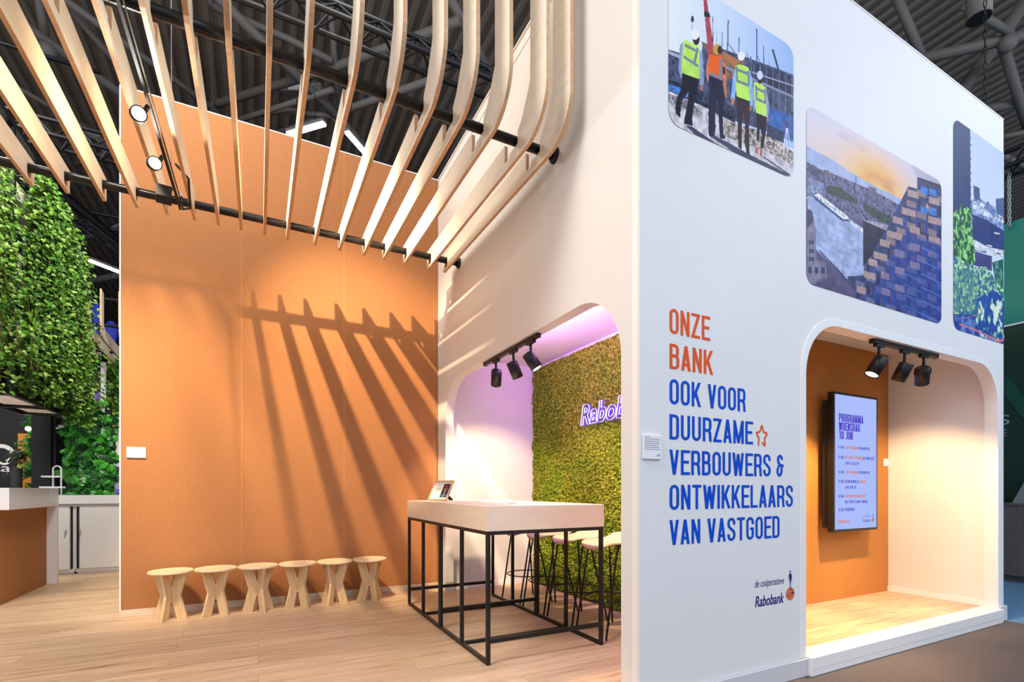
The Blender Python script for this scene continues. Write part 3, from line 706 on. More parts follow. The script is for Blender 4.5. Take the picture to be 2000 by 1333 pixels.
    for x, y, w_ in ((645, 540, 62), (620, 640, 80), (558, 690, 56), (540, 770, 90), (483, 820, 52), (460, 890, 78), (418, 930, 50), (400, 1000, 70), (352, 1085, 52), (765, 580, 60), (765, 690, 70), (655, 745, 56), (655, 840, 56), (655, 945, 56), (565, 880, 50), (570, 975, 54), (570, 1075, 54), (488, 1005, 48), (490, 1095, 50), (765, 800, 64)):
        p.poly([(x-w_/2, y-18), (x+w_/2, y-18+w_*.28), (x+w_/2, y+20+w_*.28), (x-w_/2, y+20)], 'b39d9c', .12, 40, 51)
    p.poly([(668, 452), (870, 520), (870, 540), (672, 472)], '4a4a60')
    for x, y in ((705, 530), (755, 540), (705, 640), (755, 650)): p.poly([(x-18, y-25), (x+20, y-12), (x+20, y+25), (x-18, y+12)], '4b8ad0', .2, 40, 52)
    p.poly([(720, 605), (730, 608), (730, 630), (720, 627)], 'f0a860')
    m = inside(X, Z, [p.pt(*q) for q in [(600, 760), (870, 860), (870, 1330), (560, 1200), (400, 1150)]])
    p.c[m] = p.c[m]*.55+np.array(hexc('3d62b8'))*.45
    for i in range(6): p.line([(690, 850+i*75), (800, 905+i*75)], .012, '6f93d6', .6); p.line([(600, 1000+i*60), (690, 1045+i*60)], .010, '6f93d6', .5)
    return np.clip(p.c, 0, .9)**1.28
def paint_roofgarden(X, Z):
    p = Painter(X, Z, 1840, 220, 2.9)
    t = np.clip((Z-3.6)/1.0, 0, 1)[..., None]
    p.c[:] = (np.array(hexc('d3dbe8'))*(1-t)+np.array(hexc('bfcbe2'))*t)*1.15
    p.poly([(160, 500), (200, 480), (260, 520), (310, 540), (380, 520), (380, 700), (160, 620)], '8a9cc0', .5, 30, 60)
    p.poly([(170, 500), (240, 520), (300, 560), (380, 600), (380, 640), (170, 560)], 'b9c2d6', .6, 45, 61)
    p.poly([(175, 412), (210, 430), (213, 500), (178, 485)], '56688f'); p.poly([(302, 490), (380, 480), (380, 620), (305, 570)], '5d7099', .2, 30, 62); p.poly([(235, 540), (255, 500), (300, 560), (300, 600)], '7487ad', .3, 30, 62)
    p.poly([(165, 575), (250, 610), (380, 690), (380, 830), (165, 780)], '3f4f86', .15, 20, 63)
    p.poly([(150, 735), (180, 720), (250, 760), (380, 790), (380, 825), (280, 810), (170, 775)], 'cfd2dc', .25, 30, 64)
    for x, y in ((235, 790), (190, 755), (315, 800), (265, 755), (308, 685)): p.poly([(x-15, y-6), (x+15, y), (x+15, y+7), (x-15, y)], 'e8e8ee' if y in (685, 755) else '46527c')
    p.poly([(160, 780), (280, 815), (280, 900), (160, 860)], '56598c', .1, 15, 65)
    # tower
    m = p.poly([(50, 30), (75, 35), (157, 92), (160, 560), (150, 600), (50, 640)], '40557f', .06, 8, 66)
    for k in range(11): p.line([(155, 140+k*40), (163, 146+k*40)], .012, '40557f')
    # plants
    g = fbm(X, Z, 22, 67, 4)
    def leafy(P, c1, c2, c3, sc_, seed, al=None):
        m = inside(X, Z, [p.pt(*q) for q in P]); q = fbm(X[m], Z[m], sc_, seed, 3)[:, None]; q2 = vnoise(X[m], Z[m], sc_*2.2, seed+9)[:, None]
        c = np.array(hexc(c1))*(q < .47)+np.array(hexc(c2))*((q >= .47) & (q < .58))+np.array(hexc(c3))*(q >= .58)
        p.c[m] = c*(.75+.55*q2)*1.15
    leafy([(60, 580), (80, 545), (95, 560), (108, 510), (120, 545), (140, 535), (168, 560), (170, 700), (190, 830), (170, 880), (60, 830)], '3a6560', '5f9a62', '9fce8c', 26, 70)
    leafy([(60, 810), (150, 860), (200, 880), (240, 870), (290, 930), (350, 980), (350, 1260), (60, 1210)], '4f78a0', '6fa58c', 'bcd8b0', 38, 71)
    leafy([(280, 850), (345, 830), (345, 1000), (300, 960)], '2f6a70', '4a8a7a', '7cae90', 40, 72)
    leafy([(190, 1060), (250, 1030), (290, 1000), (350, 1060), (350, 1310), (230, 1270), (185, 1180)], '3c5fa8', '5d9a98', 'd8e0cc', 15, 73)
    leafy([(60, 1140), (180, 1150), (220, 1270), (350, 1310), (350, 1330), (60, 1230)], '3850a0', '4868a8', '6f8abc', 14, 74)
    m = inside(X, Z, [p.pt(*q) for q in [(60, 880), (200, 900), (200, 1120), (60, 1130)]])
    q = vnoise(X[m], Z[m], 55, 75)[:, None]; p.c[m] = p.c[m]*.6+(np.array(hexc('8fc092'))*(q > .5)+np.array(hexc('4f7f8c'))*(q <= .5))*.46
    p.line([(95, 1200), (190, 1235), (330, 1300)], .02, 'd98a98', .8); p.line([(90, 1170), (200, 1150)], .01, 'c98aa8', .5); p.line([(310, 1300), (350, 1285)], .02, 'd9808c')
    return np.clip(p.c, 0, .9)**1.28
picture('wall_picture', 'printed photograph of four building workers in safety vests, above orange lettering', 2.164, 3.341, 3.378, 4.30, .085, (1, 1, 1, 1), 300, 300, paint_workers)
picture('wall_picture', 'printed photograph of sunset over a river and stepped apartment block, above niche', 3.489, 5.448, 2.677, 3.957, .085, (1, 1, 1, 1), 420, 380, paint_city)
picture('wall_picture', 'tall printed photograph of tower and rooftop plants at right end of white wall', 5.672, XE, 2.673, 4.612, .10, (1, 0, 0, 1), 240, 420, paint_roofgarden)

# small plates
def plate(name, label, loc, w_, h_, facing, rows, logo):
    r = thing(name, label, 'sign', loc)
    x, y, z = loc
    MB().box(x, x+w_, y-.014, y-.002, z, z+h_).build('panel', 'plate_white', r, bevel=.002)
    b = MB()
    for i, (f0, f1) in enumerate(rows): b.box(x+w_*f0, x+w_*f1, y-.0148, y-.0143, z+h_*(.93-.085*i)-.0035, z+h_*(.93-.085*i))
    b.build('print', 'text_grey', r)
    b = MB()
    if logo: b.box(x+w_*.74, x+w_*.82, y-.0148, y-.0143, z+h_*.12, z+h_*.2).box(x+w_*.86, x+w_*.9, y-.0148, y-.0143, z+h_*.12, z+h_*.24)
    b.build('logo_mark', 'text_grey', r)
    return r
pp = onY(1254, 897, YF); pq = onY(1289, 870, YF)
plate('information_plate', 'small white text plate on the front wall left of the blue lettering', (pp.x, YF, pp.z), pq.x-pp.x, .14, 0, [(.05, .35), (.05, .9), (.05, .86), (.05, .92), (.05, .8), (.05, .88), (.05, .9)], True)
pp = onY(247.5, 894.5, YB); pq = onY(285.5, 876, YB)
plate('information_plate', 'small white plate on the cork wall, low at its left end', (pp.x, YB, pp.z), pq.x-pp.x, .10, 0, [(.06, .94), (.06, .6)], True)
# ------------------------------------------------------------------ pergola: pipes and bent plywood slats
YU, YL, ZP, PR = 3.10, 5.054, 3.662, .033
pg = thing('pergola', 'pergola of pale bent plywood slats on two black pipes, before the cork wall', 'pergola', (XS, YL, ZP))
for y in (YU, YL):
    o = MB().tube([(-3.6, y, ZP), (XS-.03, y, ZP)], PR, 18).build('pipe', 'black_pipe', pg)
    MB().lathe([(.055, 0), (.055, .014), (.04, .03), (PR, .03)], 20, Matrix.Translation((XS-.001, y, ZP)) @ Matrix.Rotation(-PI/2, 4, 'Y')).tube([(XS-.0015, y, ZP), (XS-.012, y, ZP)], .055, 20).build('wall_flange', 'black_metal', o)
SX = [1.81, 1.63, 1.369, 1.15, .951, .716, .488, .244, .052, -.14, -.318, -.5, -.699, -.909, -1.127, -1.36, -1.575, -1.80, -2.02, -2.24]
ORD = ['first', 'second', 'third', 'fourth', 'fifth', 'sixth', 'seventh', 'eighth', 'ninth', 'tenth', 'eleventh', 'twelfth', 'thirteenth', 'fourteenth', 'fifteenth', 'sixteenth', 'seventeenth', 'eighteenth', 'nineteenth', 'twentieth']
def slat_outline():
    y0, y1 = 2.676, 2.885          # upright board
    zb, zt = 3.535, 3.735          # level board
    R = .27; top = 5.35
    P = [(y0, top)]
    P += [(y0+R-R*math.cos(t*PI/20), zb+R-R*math.sin(t*PI/20)) for t in range(11)]
    P += [(5.150, zb+.035), (5.156, zt+.02), (5.0, zt+.02)]
    P += [(3.27, zt), (3.27, ZP-.06), (3.20, ZP-.06), (3.20, ZP-PR-.001), (YU-PR-.001, ZP-PR-.001), (YU-PR-.001, ZP+.05)]
    P += [(3.0, zt+.03), (y1, zt+.20), (y1, top)]
    return P
SO = slat_outline()
SLOT = rrect(YL-PR-.001, YL+PR+.001, ZP-.078, ZP+PR+.001, .03, 5)
def make_slat(x):
    o = MB().prism(SO, [SLOT], lambda a, b, d: (x+d, a, b), -.0125, .0125, 0, 1).build('slat', ['birch_ply', 'ply_edge'], pg)
    for s in (-1, 1):                         # splice plate glued on at the bend
        q = x+s*.0128
        MB().prism([(2.69, 4.02), (2.69, 3.80), (2.745, 3.66), (2.86, 3.56), (3.06, 3.545), (3.06, 3.62), (2.95, 3.74), (2.87, 3.90)], [], lambda a, b, d: (d, a, b), q, q+s*.0012, 0, 0).build('splice', 'birch_ply', o)
for x in SX: make_slat(x)

# ------------------------------------------------------------------ spotlights
def aim(loc, target):
    return Matrix.Translation(loc) @ (Vector(target)-Vector(loc)).to_track_quat('-Z', 'Y').to_matrix().to_4x4()
def can_spot(label, hang, loc, target, r, ln, lens, power, color, angle, group, blend=.5, fins=False, lname='spot_light', axis='Y'):
    """cylindrical track spotlight: adapter on the track, stem, can, lit lens"""
    t = thing('track_spotlight', label, 'spotlight', hang, group)
    h = Vector(hang); l = Vector(loc)
    dx, dy = (.06, .016) if axis == 'X' else (.016, .06)
    MB().box(h.x-dx, h.x+dx, h.y-dy, h.y+dy, h.z-.022, h.z).build('adapter', 'black_metal', t, bevel=.003)
    MB().tube([(h.x, h.y, h.z-.02), (h.x, h.y, h.z-.055), (l.x, l.y, l.z)], .011, 10).build('stem', 'black_metal', t)
    M = aim(loc, target)
    b = MB().lathe([(0, ln*.5), (r*.93, ln*.5), (r, ln*.47), (r, -ln*.5), (r*.9, -ln*.5), (r*.86, -ln*.40), (0, -ln*.40)], 28, M)
    can = b.build('can', 'black_metal', t)
    if fins:
        f = MB()
        for k in range(9):
            a = k*PI/8-PI/2
            f.box(-.0015, .0015, r*1.0, r*1.10, ln*.1, ln*.48, M=M @ Matrix.Rotation(a, 4, 'Z'))
        f.build('cooling_fin', 'black_metal', can)
    MB().lathe([(0, -ln*.452), (r*.84, -ln*.452)], 28, M).lathe([(r*.84, -ln*.452), (0, -ln*.456)], 28, M).build('lens', lens, t)
    if power:
        p = M @ Vector((0, 0, -ln*.52)); spot(lname, p, target, power, color, angle, blend, .035, t)
    return t
def track(label, a, b, w_=.036, h_=.032):
    a = Vector(a); b = Vector(b); t = thing('light_track', label, 'light track', a)
    MB().bar(a, b, w_, h_).build('rail', 'black_metal', t, bevel=.002)
    for p, q in ((a, a-(b-a).normalized()*.012), (b, b+(b-a).normalized()*.012)): MB().bar(p, q, w_+.004, h_+.004).build('end_cap', 'black_matt', t)
    return t
# recess track
tz = 2.452-.018
track('short black light track under the rounded edge of the white recess', (1.995, 3.43, tz), (1.995, 4.46, tz))
for lab, y, tg, lens, pw, an in (('black track spotlight at the far end of the recess track', 4.22, (2.55, 5.56, 0.75), 'lamp_warm', 165, 82), ('middle black track spotlight over the tall table', 3.86, (3.0, 4.1, .5), 'lamp_warm', 130, 105),
                             ('black track spotlight with glowing lens at the near end of recess track', 3.55, (2.9, 2.9, .5), 'lamp_white', 130, 105)):
    c = Vector((2.0, y, 2.27)); d = (Vector(tg)-c).normalized()
    can_spot(lab, (1.995, y, tz-.017), c+d*.02, Vector(tg), .05, .15, lens, pw, WARM, an, 'spotlights on the recess track', .6)
# niche track
tz = 2.42-.018
track('black light track under the top of the orange niche', (4.43, YF+.045, tz), (5.46, YF+.045, tz))
for lab, x, tg, lens, pw, an, fin in (('tilted black niche spotlight with glowing lens, left end of track', 4.53, (3.75, 2.75, .6), 'lamp_white', 230, 95, False), ('middle black niche spotlight, tilted slightly', 4.93, (4.75, 3.1, .3), 'lamp_white', 220, 95, False), ('upright ribbed black niche spotlight at right end of track', 5.25, (6.5, 2.9, .6), 'lamp_white', 170, 85, True)):
    c = Vector((x, YF+.055, 2.225)); d = (Vector(tg)-c).normalized()
    can_spot(lab, (x, YF+.045, tz-.017), c+d*.02, Vector(tg), .055, .155, lens, pw, (1.0, .69, .35), an, 'spotlights on the niche track', .55, fin, axis='X')
# truss arm with spots below the slats
TX = -.586
tr = thing('spotlight_bar', 'sloping black bar with safety cable below the pale slats', 'light bar', (TX, 4.98, 3.60))
MB().bar((TX, 2.75, 3.493), (TX, 4.98, 3.565), .016, .022).build('rail', 'black_matt', tr)
MB().bar((TX+.02, 2.75, 3.50), (TX+.02, 4.98, 3.572), .006, .012).build('cable_tray', 'black_matt', tr)
MB().tube([(TX, 4.97, 3.56), (TX, YL-.02, 3.60), (TX, YL+.045, 3.63), (TX, YL+.02, 3.715), (TX, YL-.045, 3.70)], .012, 8).build('hook', 'chrome', tr)
MB().tube([(TX+.05, 4.30, 3.56), (TX+.11, 4.5, 3.58), (TX+.09, 4.8, 3.50), (TX+.02, 4.97, 3.56)], .008, 8).build('safety_cable', 'black_matt', tr)
def flood(label, y, tg, lit, power):
    t = thing('floodlight', label, 'floodlight', (TX, y, 3.48), 'floodlights on the bar below the slats')
    c = Vector((TX-.05, y, 3.425)); M = aim(c, tg)
    MB().tube([(TX, y, 3.49), (TX-.02, y, 3.45), c], .014, 8).build('bracket', 'black_metal', t)
    if lit is not None:
        MB().lathe([(0, .055), (.025, .055), (.042, .025), (.042, -.045), (.038, -.045), (.036, -.03), (0, -.03)], 24, M).build('housing', 'black_metal', t)
        MB().lathe([(0, -.038), (.0355, -.038)], 24, M).build('lens', 'lamp_white', t)
        spot('flood_light', M @ Vector((0, 0, -.065)), tg, power, (1, .93, .82), 140, .7, .05, t)
    else:
        MB().box(-.05, .05, -.05, .05, -.045, .05, M=M).build('housing', 'black_matt', t, bevel=.006)
    return t
flood('lit black floodlight nearer the viewer on the bar', 3.62, (.1, 1.2, 2.3), 1, 45)
flood('lit black floodlight second on the bar below the slats', 4.12, (.3, 1.4, 2.4), 1, 45)
flood('unlit square black floodlight at rear of the bar', 4.52, (-.9, 6.5, 3.0), None, 0)
# the strong warm stage spot that throws the slat shadows, hung above the slats
KEY = Vector((-.42, 3.15, 5.37))
k = thing('stage_spotlight', 'black stage spotlight hanging above the pale slats', 'spotlight', KEY)
M = aim(KEY+Vector((0, 0, 0)), (1.0, 5.77, 2.0))
MB().lathe([(0, .28), (.09, .28), (.10, .25), (.10, .02), (.09, .02), (.085, .05), (0, .05)], 24, M).build('housing', 'black_metal', k)
MB().tube([KEY+Vector((0, -.1, .14)), KEY+Vector((0, -.1, .5))], .02, 8).build('bracket', 'black_metal', k)
spot('stage_key', KEY, (1.4, 5.77, 2.0), 1950, (1.0, .76, .46), 48, .9, .03, k)
wash = Vector((-1.25, 3.35, 4.55))
k2 = thing('stage_spotlight', 'black wash spotlight above the left slats', 'spotlight', wash)
MB().lathe([(0, .28), (.09, .28), (.10, .25), (.10, .02), (0, .05)], 24, aim(wash, (-.4, 5.77, 1.4))).build('housing', 'black_metal', k2)
MB().tube([wash+Vector((0, -.1, .14)), wash+Vector((0, -.1, .5))], .02, 8).build('bracket', 'black_metal', k2)
spot('stage_wash', wash, (-.66, 5.77, 1.75), 1900, (1.0, .78, .50), 44, 1.0, .25, k2)

# ------------------------------------------------------------------ tall table
TX0, TX1, TY0, TY1, TT = 1.38, 2.36, 3.06, 5.06, 1.083
tb = thing('bar_table', 'tall two-part plywood table on a black open steel frame', 'table', (TX0, TY0, 0))
ym = (TY0+TY1)/2
for a, c in ((TY0, ym-.0015), (ym+.0015, TY1)):
    MB().box(TX0-.004, TX1+.004, a-.004 if a == TY0 else a, c+.004 if c == TY1 else c, .912, TT).build('top', 'table_ply', tb, bevel=.002)
s_ = .026
def sq(b, p, q): b.bar(p, q, s_)
for y in (TY0+.013, TY0+.5, ym-.0135, ym+.0135, ym+.5, TY1-.013):
    for x in (TX0+.013, TX1-.013): MB().bar((x, y, s_), (x, y, .912-s_), s_).build('leg', 'black_metal', tb)
for x in (TX0+.013, TX1-.013):
    MB().bar((x, TY0, s_/2), (x, TY1, s_/2), s_).build('floor_rail', 'black_metal', tb)
    MB().bar((x, TY0, .912-s_/2), (x, TY1, .912-s_/2), s_).build('top_rail', 'black_metal', tb)
for y in (TY0+.013, ym, TY1-.013):
    MB().bar((TX0+s_, y, .16), (TX1-s_, y, .16), s_, .03).build('stretcher', 'black_metal', tb)
    MB().bar((TX0+s_, y, .912-s_/2), (TX1-s_, y, .912-s_/2), s_).build('top_rail', 'black_metal', tb)
for y in (TY0+.5, ym+.5): MB().bar((TX0+s_, y, s_/2), (TX1-s_, y, s_/2), s_).build('floor_rail', 'black_metal', tb)
for u, v in ((918, 978.5), (1011, 984.5)):
    p = onZ(u, v, TT)
    p.x = min(max(p.x, 1.6), 2.1); p.y = 4.45 if u < 950 else 3.6
    MB().lathe([(0, .004), (.034, .004), (.04, .0005), (.04, -.0)], 24, Matrix.Translation((p.x, p.y, TT))).build('grommet', 'grommet', tb)
# picture frame on the table
P0 = Vector((1.562, 4.93, TT)); ang = math.atan2(4.635-4.93, 1.657-1.562)
fr = thing('photo_frame', 'light wooden photo frame leaning on its strut on the tall table', 'photo frame', P0)
Lx = Vector((math.cos(ang), math.sin(ang), 0)); Nb = Vector((-math.sin(ang), math.cos(ang), 0)); tilt = math.radians(27)
Up = Nb*math.sin(tilt)+Vector((0, 0, 1))*math.cos(tilt); Nf = (Lx.cross(Up)).normalized()
fn = lambda a, b, d: P0+Vector((0, 0, .001))+Lx*a+Up*b-Nf*d+Nb*0
FW, FH = .31, .222
MB().prism([(0, 0), (FW, 0), (FW, FH), (0, FH)], [[(.013, .013), (FW-.013, .013), (FW-.013, FH-.013), (.013, FH-.013)]], fn, -.016, 0).build('frame', 'wood_frame', fr)
MB().prism([(.0135, .0135), (FW-.0135, .0135), (FW-.0135, FH-.0135), (.0135, FH-.0135)], [], fn, -.006, -.003).build('sheet', 'paper', fr)
q = MB(); Q = lambda x0, x1, y0, y1, mi: q.add([fn(a, b, -.0068) for a, b in ((x0, y0), (x1, y0), (x1, y1), (x0, y1))], [(0, 1, 2, 3)], mi)
Q2 = lambda pts, mi, d: q.add([fn(a, b, d) for a, b in pts], [tuple(range(len(pts)))], mi)
mat('poster_dark', (.012, .012, .03), .5); mat('poster_red', (.30, .02, .04), .5); mat('poster_blue', (.10, .32, .60), .5)
for i, yy in enumerate((.135, .12, .108, .06)): Q(.04, .04+(.1 if i < 3 else .09), yy, yy+.004, 0)
Q(.17, .275, .035, .185, 1)
Q2([(.205, .125), (.215, .105), (.232, .105), (.245, .13), (.25, .17), (.20, .17)], 2, -.0072)
for q4 in pline([(.203, .135), (.21, .11), (.224, .098), (.224, .075)], .003)+pline([(.224, .098), (.238, .11), (.247, .135)], .003)+pline([(.212, .073), (.236, .073)], .004): Q2(q4, 3, -.0076)
Q2([(.183, .052), (.263, .052), (.263, .064), (.183, .064)], 4, -.0072); Q2([(.198, .040), (.248, .040), (.248, .05), (.198, .05)], 4, -.0072)
q.build('print', ['text_grey', 'poster_dark', 'poster_red', 'plate_white', 'poster_blue'], fr, fix=False)
sp = [(FW*.5, FH*.62, .001), (FW*.5, .0, 0)]
top_ = fn(FW*.52, FH*.55, .003); foot = Vector((top_.x, top_.y, TT+.002))+Nb*.11
wv = Lx*.035
MB().add([top_-wv*.7, top_+wv*.7, foot+wv, foot-wv, top_-wv*.7+Nb*.006, top_+wv*.7+Nb*.006, foot+wv+Nb*.006, foot-wv+Nb*.006], [(0, 1, 2, 3), (7, 6, 5, 4), (0, 4, 5, 1), (1, 5, 6, 2), (2, 6, 7, 3), (3, 7, 4, 0)]).build('strut', 'black_matt', fr)

# ------------------------------------------------------------------ six plywood stools by the cork wall
def make_stool(label, loc, rz):
    t = thing('stool', label, 'stool', (0, 0, 0), 'round pine stools along the cork wall')
    H = .43
    P = [(-.150, 0), (-.058, 0), (-.020, .150), (.020, .150), (.058, 0), (.150, 0), (.088, .22), (.150, H), (.052, H), (.016, .30), (-.016, .30), (-.052, H), (-.150, H), (-.088, .22)]
    MB().prism(P, [], lambda a, b, d: (a, d, b), -.011, .011).build('leg_panel', 'pine', t, bevel=.0015)
    half = [(.0112, .152), (.020, .150), (.058, 0), (.150, 0), (.088, .22), (.150, H), (.052, H), (.016, .30), (.0112, .30)]
    b = MB()
    for s in (1, -1): b.prism([(a*s, z) for a, z in half], [], lambda a, z, d: (d, a, z), -.011, .011)
    b.build('leg_panel', 'pine', t, bevel=.0015)
    MB().lathe([(0, H), (.174, H), (.178, H+.004), (.178, H+.016), (.174, H+.020), (0, H+.020)], 48, smooth=False).build('seat', 'pine_top', t)
    t.location = loc; t.rotation_euler = (0, 0, rz)
    return t
SP = [(-.72, 5.50, .0, -30), (-.362, 5.49, 0, 42), (-.003, 5.485, 0, 22), (.357, 5.48, 0, 38), (.715, 5.475, 0, -28), (1.073, 5.47, 0, 30)]
SL = ['leftmost round pine stool, nearest the free end of the cork wall', 'second round pine stool from the left in the row', 'third round pine stool from the left in the row',
      'third round pine stool from the right in the row', 'second round pine stool from the right in the row', 'rightmost round pine stool, nearest the tall table']
for i, (x, y, z, a) in enumerate(SP):
    va = math.atan2(-y, -x)+PI/2       # panel faces the viewer, then turned
    rz = va+math.radians(a)
    if i == 0: stool0 = make_stool(SL[0], (x, y, 0), rz)
    else: dup(stool0, (x, y, 0), rz, SL[i])

# ------------------------------------------------------------------ bar stools behind the table
def make_barstool(label, loc):
    t = thing('bar_stool', label, 'bar stool', (0, 0, 0), 'bar stools between table and moss wall')
    # saddle seat with a low upturned back towards +X
    nx, ny = 20, 16; top = []; 
    def sz(x, y):
        k = max(0, (x-.05)/.16)
        return .755+.085*k*k+.012*(abs(y)/.2)**2-.035*max(0, (-x-.10)/.1)**2
    def sp_(i, j, d):
        a = -1+2*i/nx; c = -1+2*j/ny
        # squircle footprint
        x = a*math.sqrt(1-c*c*.30)*.205; y = c*math.sqrt(1-a*a*.34)*.205
        return (x, y, sz(x, y)+d)
    b = MB()
    vs = [sp_(i, j, 0) for i in range(nx+1) for j in range(ny+1)]+[sp_(i, j, -.016) for i in range(nx+1) for j in range(ny+1)]
    n = (nx+1)*(ny+1); w1 = ny+1; fs = []
    for i in range(nx):
        for j in range(ny):
            q_ = (i*w1+j, i*w1+j+1, (i+1)*w1+j+1, (i+1)*w1+j); fs += [q_, tuple(k_+n for k_ in q_[::-1])]
    ed = [(i*w1, (i+1)*w1) for i in range(nx)]+[(nx*w1+j, nx*w1+j+1) for j in range(ny)]+[((i+1)*w1+ny, i*w1+ny) for i in range(nx)]+[(j+1, j) for j in range(ny)]
    fs += [(p, q_, q_+n, p+n) for p, q_ in ed]
    b.add(vs, fs, 0, True); seat = b.build('seat', 'stool_seat', t)
    # hanging front lip below the near rim
    r = .0085
    for s in (-1, 1):
        MB().tube([(s*.02, -.15, .735), (s*.05, -.155, .66), (s*.195, -.205, .0)], r, 8).build('leg', 'black_metal', t)
        MB().tube([(s*.06, .13, .737), (s*.10, .14, .725), (s*.115, .145, .69), (s*.195, .205, .0)], r, 8).build('leg', 'black_metal', t)
    MB().tube([(-.07, .13, .737), (.07, .13, .737)], r, 8).tube([(-.03, -.15, .737), (.03, -.15, .737)], r, 8).tube([(0, -.15, .737), (0, .13, .737)], r, 8).build('under_frame', 'black_metal', t)
    MB().tube([(.212*math.cos(a*PI/20), .212*math.sin(a*PI/20), .285) for a in range(40)], .006, 8, closed=True).build('foot_ring', 'black_metal', t)
    t.location = loc
    return t
BL = ['bar stool with curved seat farthest along the table, by the white recess end', 'second bar stool from the white recess end', 'third bar stool from the white recess end', 'nearest bar stool, partly hidden by the white wall edge']
for i, (x, y) in enumerate(((2.59, 4.70), (2.60, 4.235), (2.62, 3.79), (2.64, 3.34))):
    if i == 0: bs0 = make_barstool(BL[0], (x, y, 0))
    else: dup(bs0, (x, y, 0), 0, BL[i])

# ------------------------------------------------------------------ moss wall and neon sign
def moss():
    ny, nz = 330, 300; y0, y1, z0, z1 = 2.33, 5.535, .0, 2.735
    Y = np.linspace(y0, y1, ny+1); Z = np.linspace(z0, z1, nz+1); YY, ZZ = np.meshgrid(Y, Z, indexing='ij')
    g = np.random.default_rng(5)
    h = (fbm(YY, ZZ, 14, 80, 2)*.035+np.abs(vnoise(YY, ZZ, 40, 81)-.5)*.05+g.random(YY.shape)*.022)
    jy = (g.random(YY.shape)-.5)*.008; jz = (g.random(YY.shape)-.5)*.008
    e = (YY < y0+.02) | (YY > y1-.012) | (ZZ < z0+.01) | (ZZ > z1-.015)
    X = MX-h; X[e] += .025
    X = np.minimum(X, MX+.025)
    co = np.stack([X, YY+jy, np.maximum(ZZ+jz, .001)], -1).reshape(-1, 3)
    i = np.arange(ny)[:, None]*(nz+1)+np.arange(nz)[None]
    fc = np.stack([i, i+1, i+nz+2, i+nz+1], -1).reshape(-1, 4)
    b = MB(); b.v = [tuple(p) for p in co]; b.f = fc.tolist(); b.mi = [0]*len(b.f); b.sm = [False]*len(b.f)
    m = bpy.data.materials.new('moss'); m.use_nodes = True; nt = m.node_tree; N = nt.nodes; L = nt.links; bs = N['Principled BSDF']
    tc = N.new('ShaderNodeTexCoord'); n1 = N.new('ShaderNodeTexNoise'); n1.inputs['Scale'].default_value = 38; n1.inputs['Detail'].default_value = 4
    n2 = N.new('ShaderNodeTexNoise'); n2.inputs['Scale'].default_value = 3; L.new(tc.outputs['Object'], n1.inputs[0]); L.new(tc.outputs['Object'], n2.inputs[0])
    r = N.new('ShaderNodeValToRGB'); e_ = r.color_ramp.elements; e_[0].position = .36; e_[0].color = (.05, .075, .006, 1); e_[1].position = .66; e_[1].color = (.32, .37, .04, 1)
    k_ = e_.new(.5); k_.color = (.165, .21, .014, 1)
    L.new(n1.outputs[0], r.inputs[0]); mx = N.new('ShaderNodeMix'); mx.data_type = 'RGBA'; mx.blend_type = 'MULTIPLY'; mx.inputs[0].default_value = 1
    r2 = N.new('ShaderNodeValToRGB'); r2.color_ramp.elements[0].position = .35; r2.color_ramp.elements[0].color = (.75, .9, .7, 1); r2.color_ramp.elements[1].position = .65; r2.color_ramp.elements[1].color = (1.1, 1, 1, 1)
    L.new(n2.outputs[0], r2.inputs[0]); L.new(r.outputs[0], mx.inputs[6]); L.new(r2.outputs[0], mx.inputs[7]); L.new(mx.outputs[2], bs.inputs['Base Color'])
    bs.inputs['Roughness'].default_value = .9; bs.inputs['Specular IOR Level'].default_value = .15; MATS['moss'] = m
    o = b.build('moss_panel', 'moss', fix=False)
    return tag(o, 'green reindeer moss panel covering the back of the white recess', 'moss wall')
moss()
emission('neon_white', (.72, .62, 1.0), 1.7); emission('neon_blue', (.10, .03, 1.0), 2.2)
NXp = 3.06
ns = thing('neon_sign', 'glowing white and violet neon name on the moss wall', 'neon sign', (NXp, 4.36, 1.9))
def fn3(a, b, c): return (NXp-c*1.0, 4.36-a, 1.885+b)
b = MB(); set_text(b, 'Rabobank', None, 0, 0, .215, 1.16, shear=.22, fn3=fn3, outline=.0065, offset=.02); b.build('neon_tube', 'neon_white', ns, fix=False)
def fn3b(a, b, c): return (NXp+.022-c*.4, 4.36-a, 1.885+b)
b = MB(); set_text(b, 'Rabobank', None, 0, 0, .215, 1.16, shear=.22, fn3=fn3b, outline=.017, offset=.02); b.build('glow_backing', 'neon_blue', ns, fix=False)
# violet led strip washing the recess ceiling, behind the header
led = tag(MB().box(XS+.105, XS+.125, 2.4, 4.5, 2.50, 2.52).build('led_strip', 'white_metal'), 'slim led strip behind the top edge of the recess', 'led strip')
area('led_strip_light', (XS+.16, 3.4, 2.56), (2.75, 3.4, 2.80), 1.9, 60, (.72, .30, 1.0), .08)

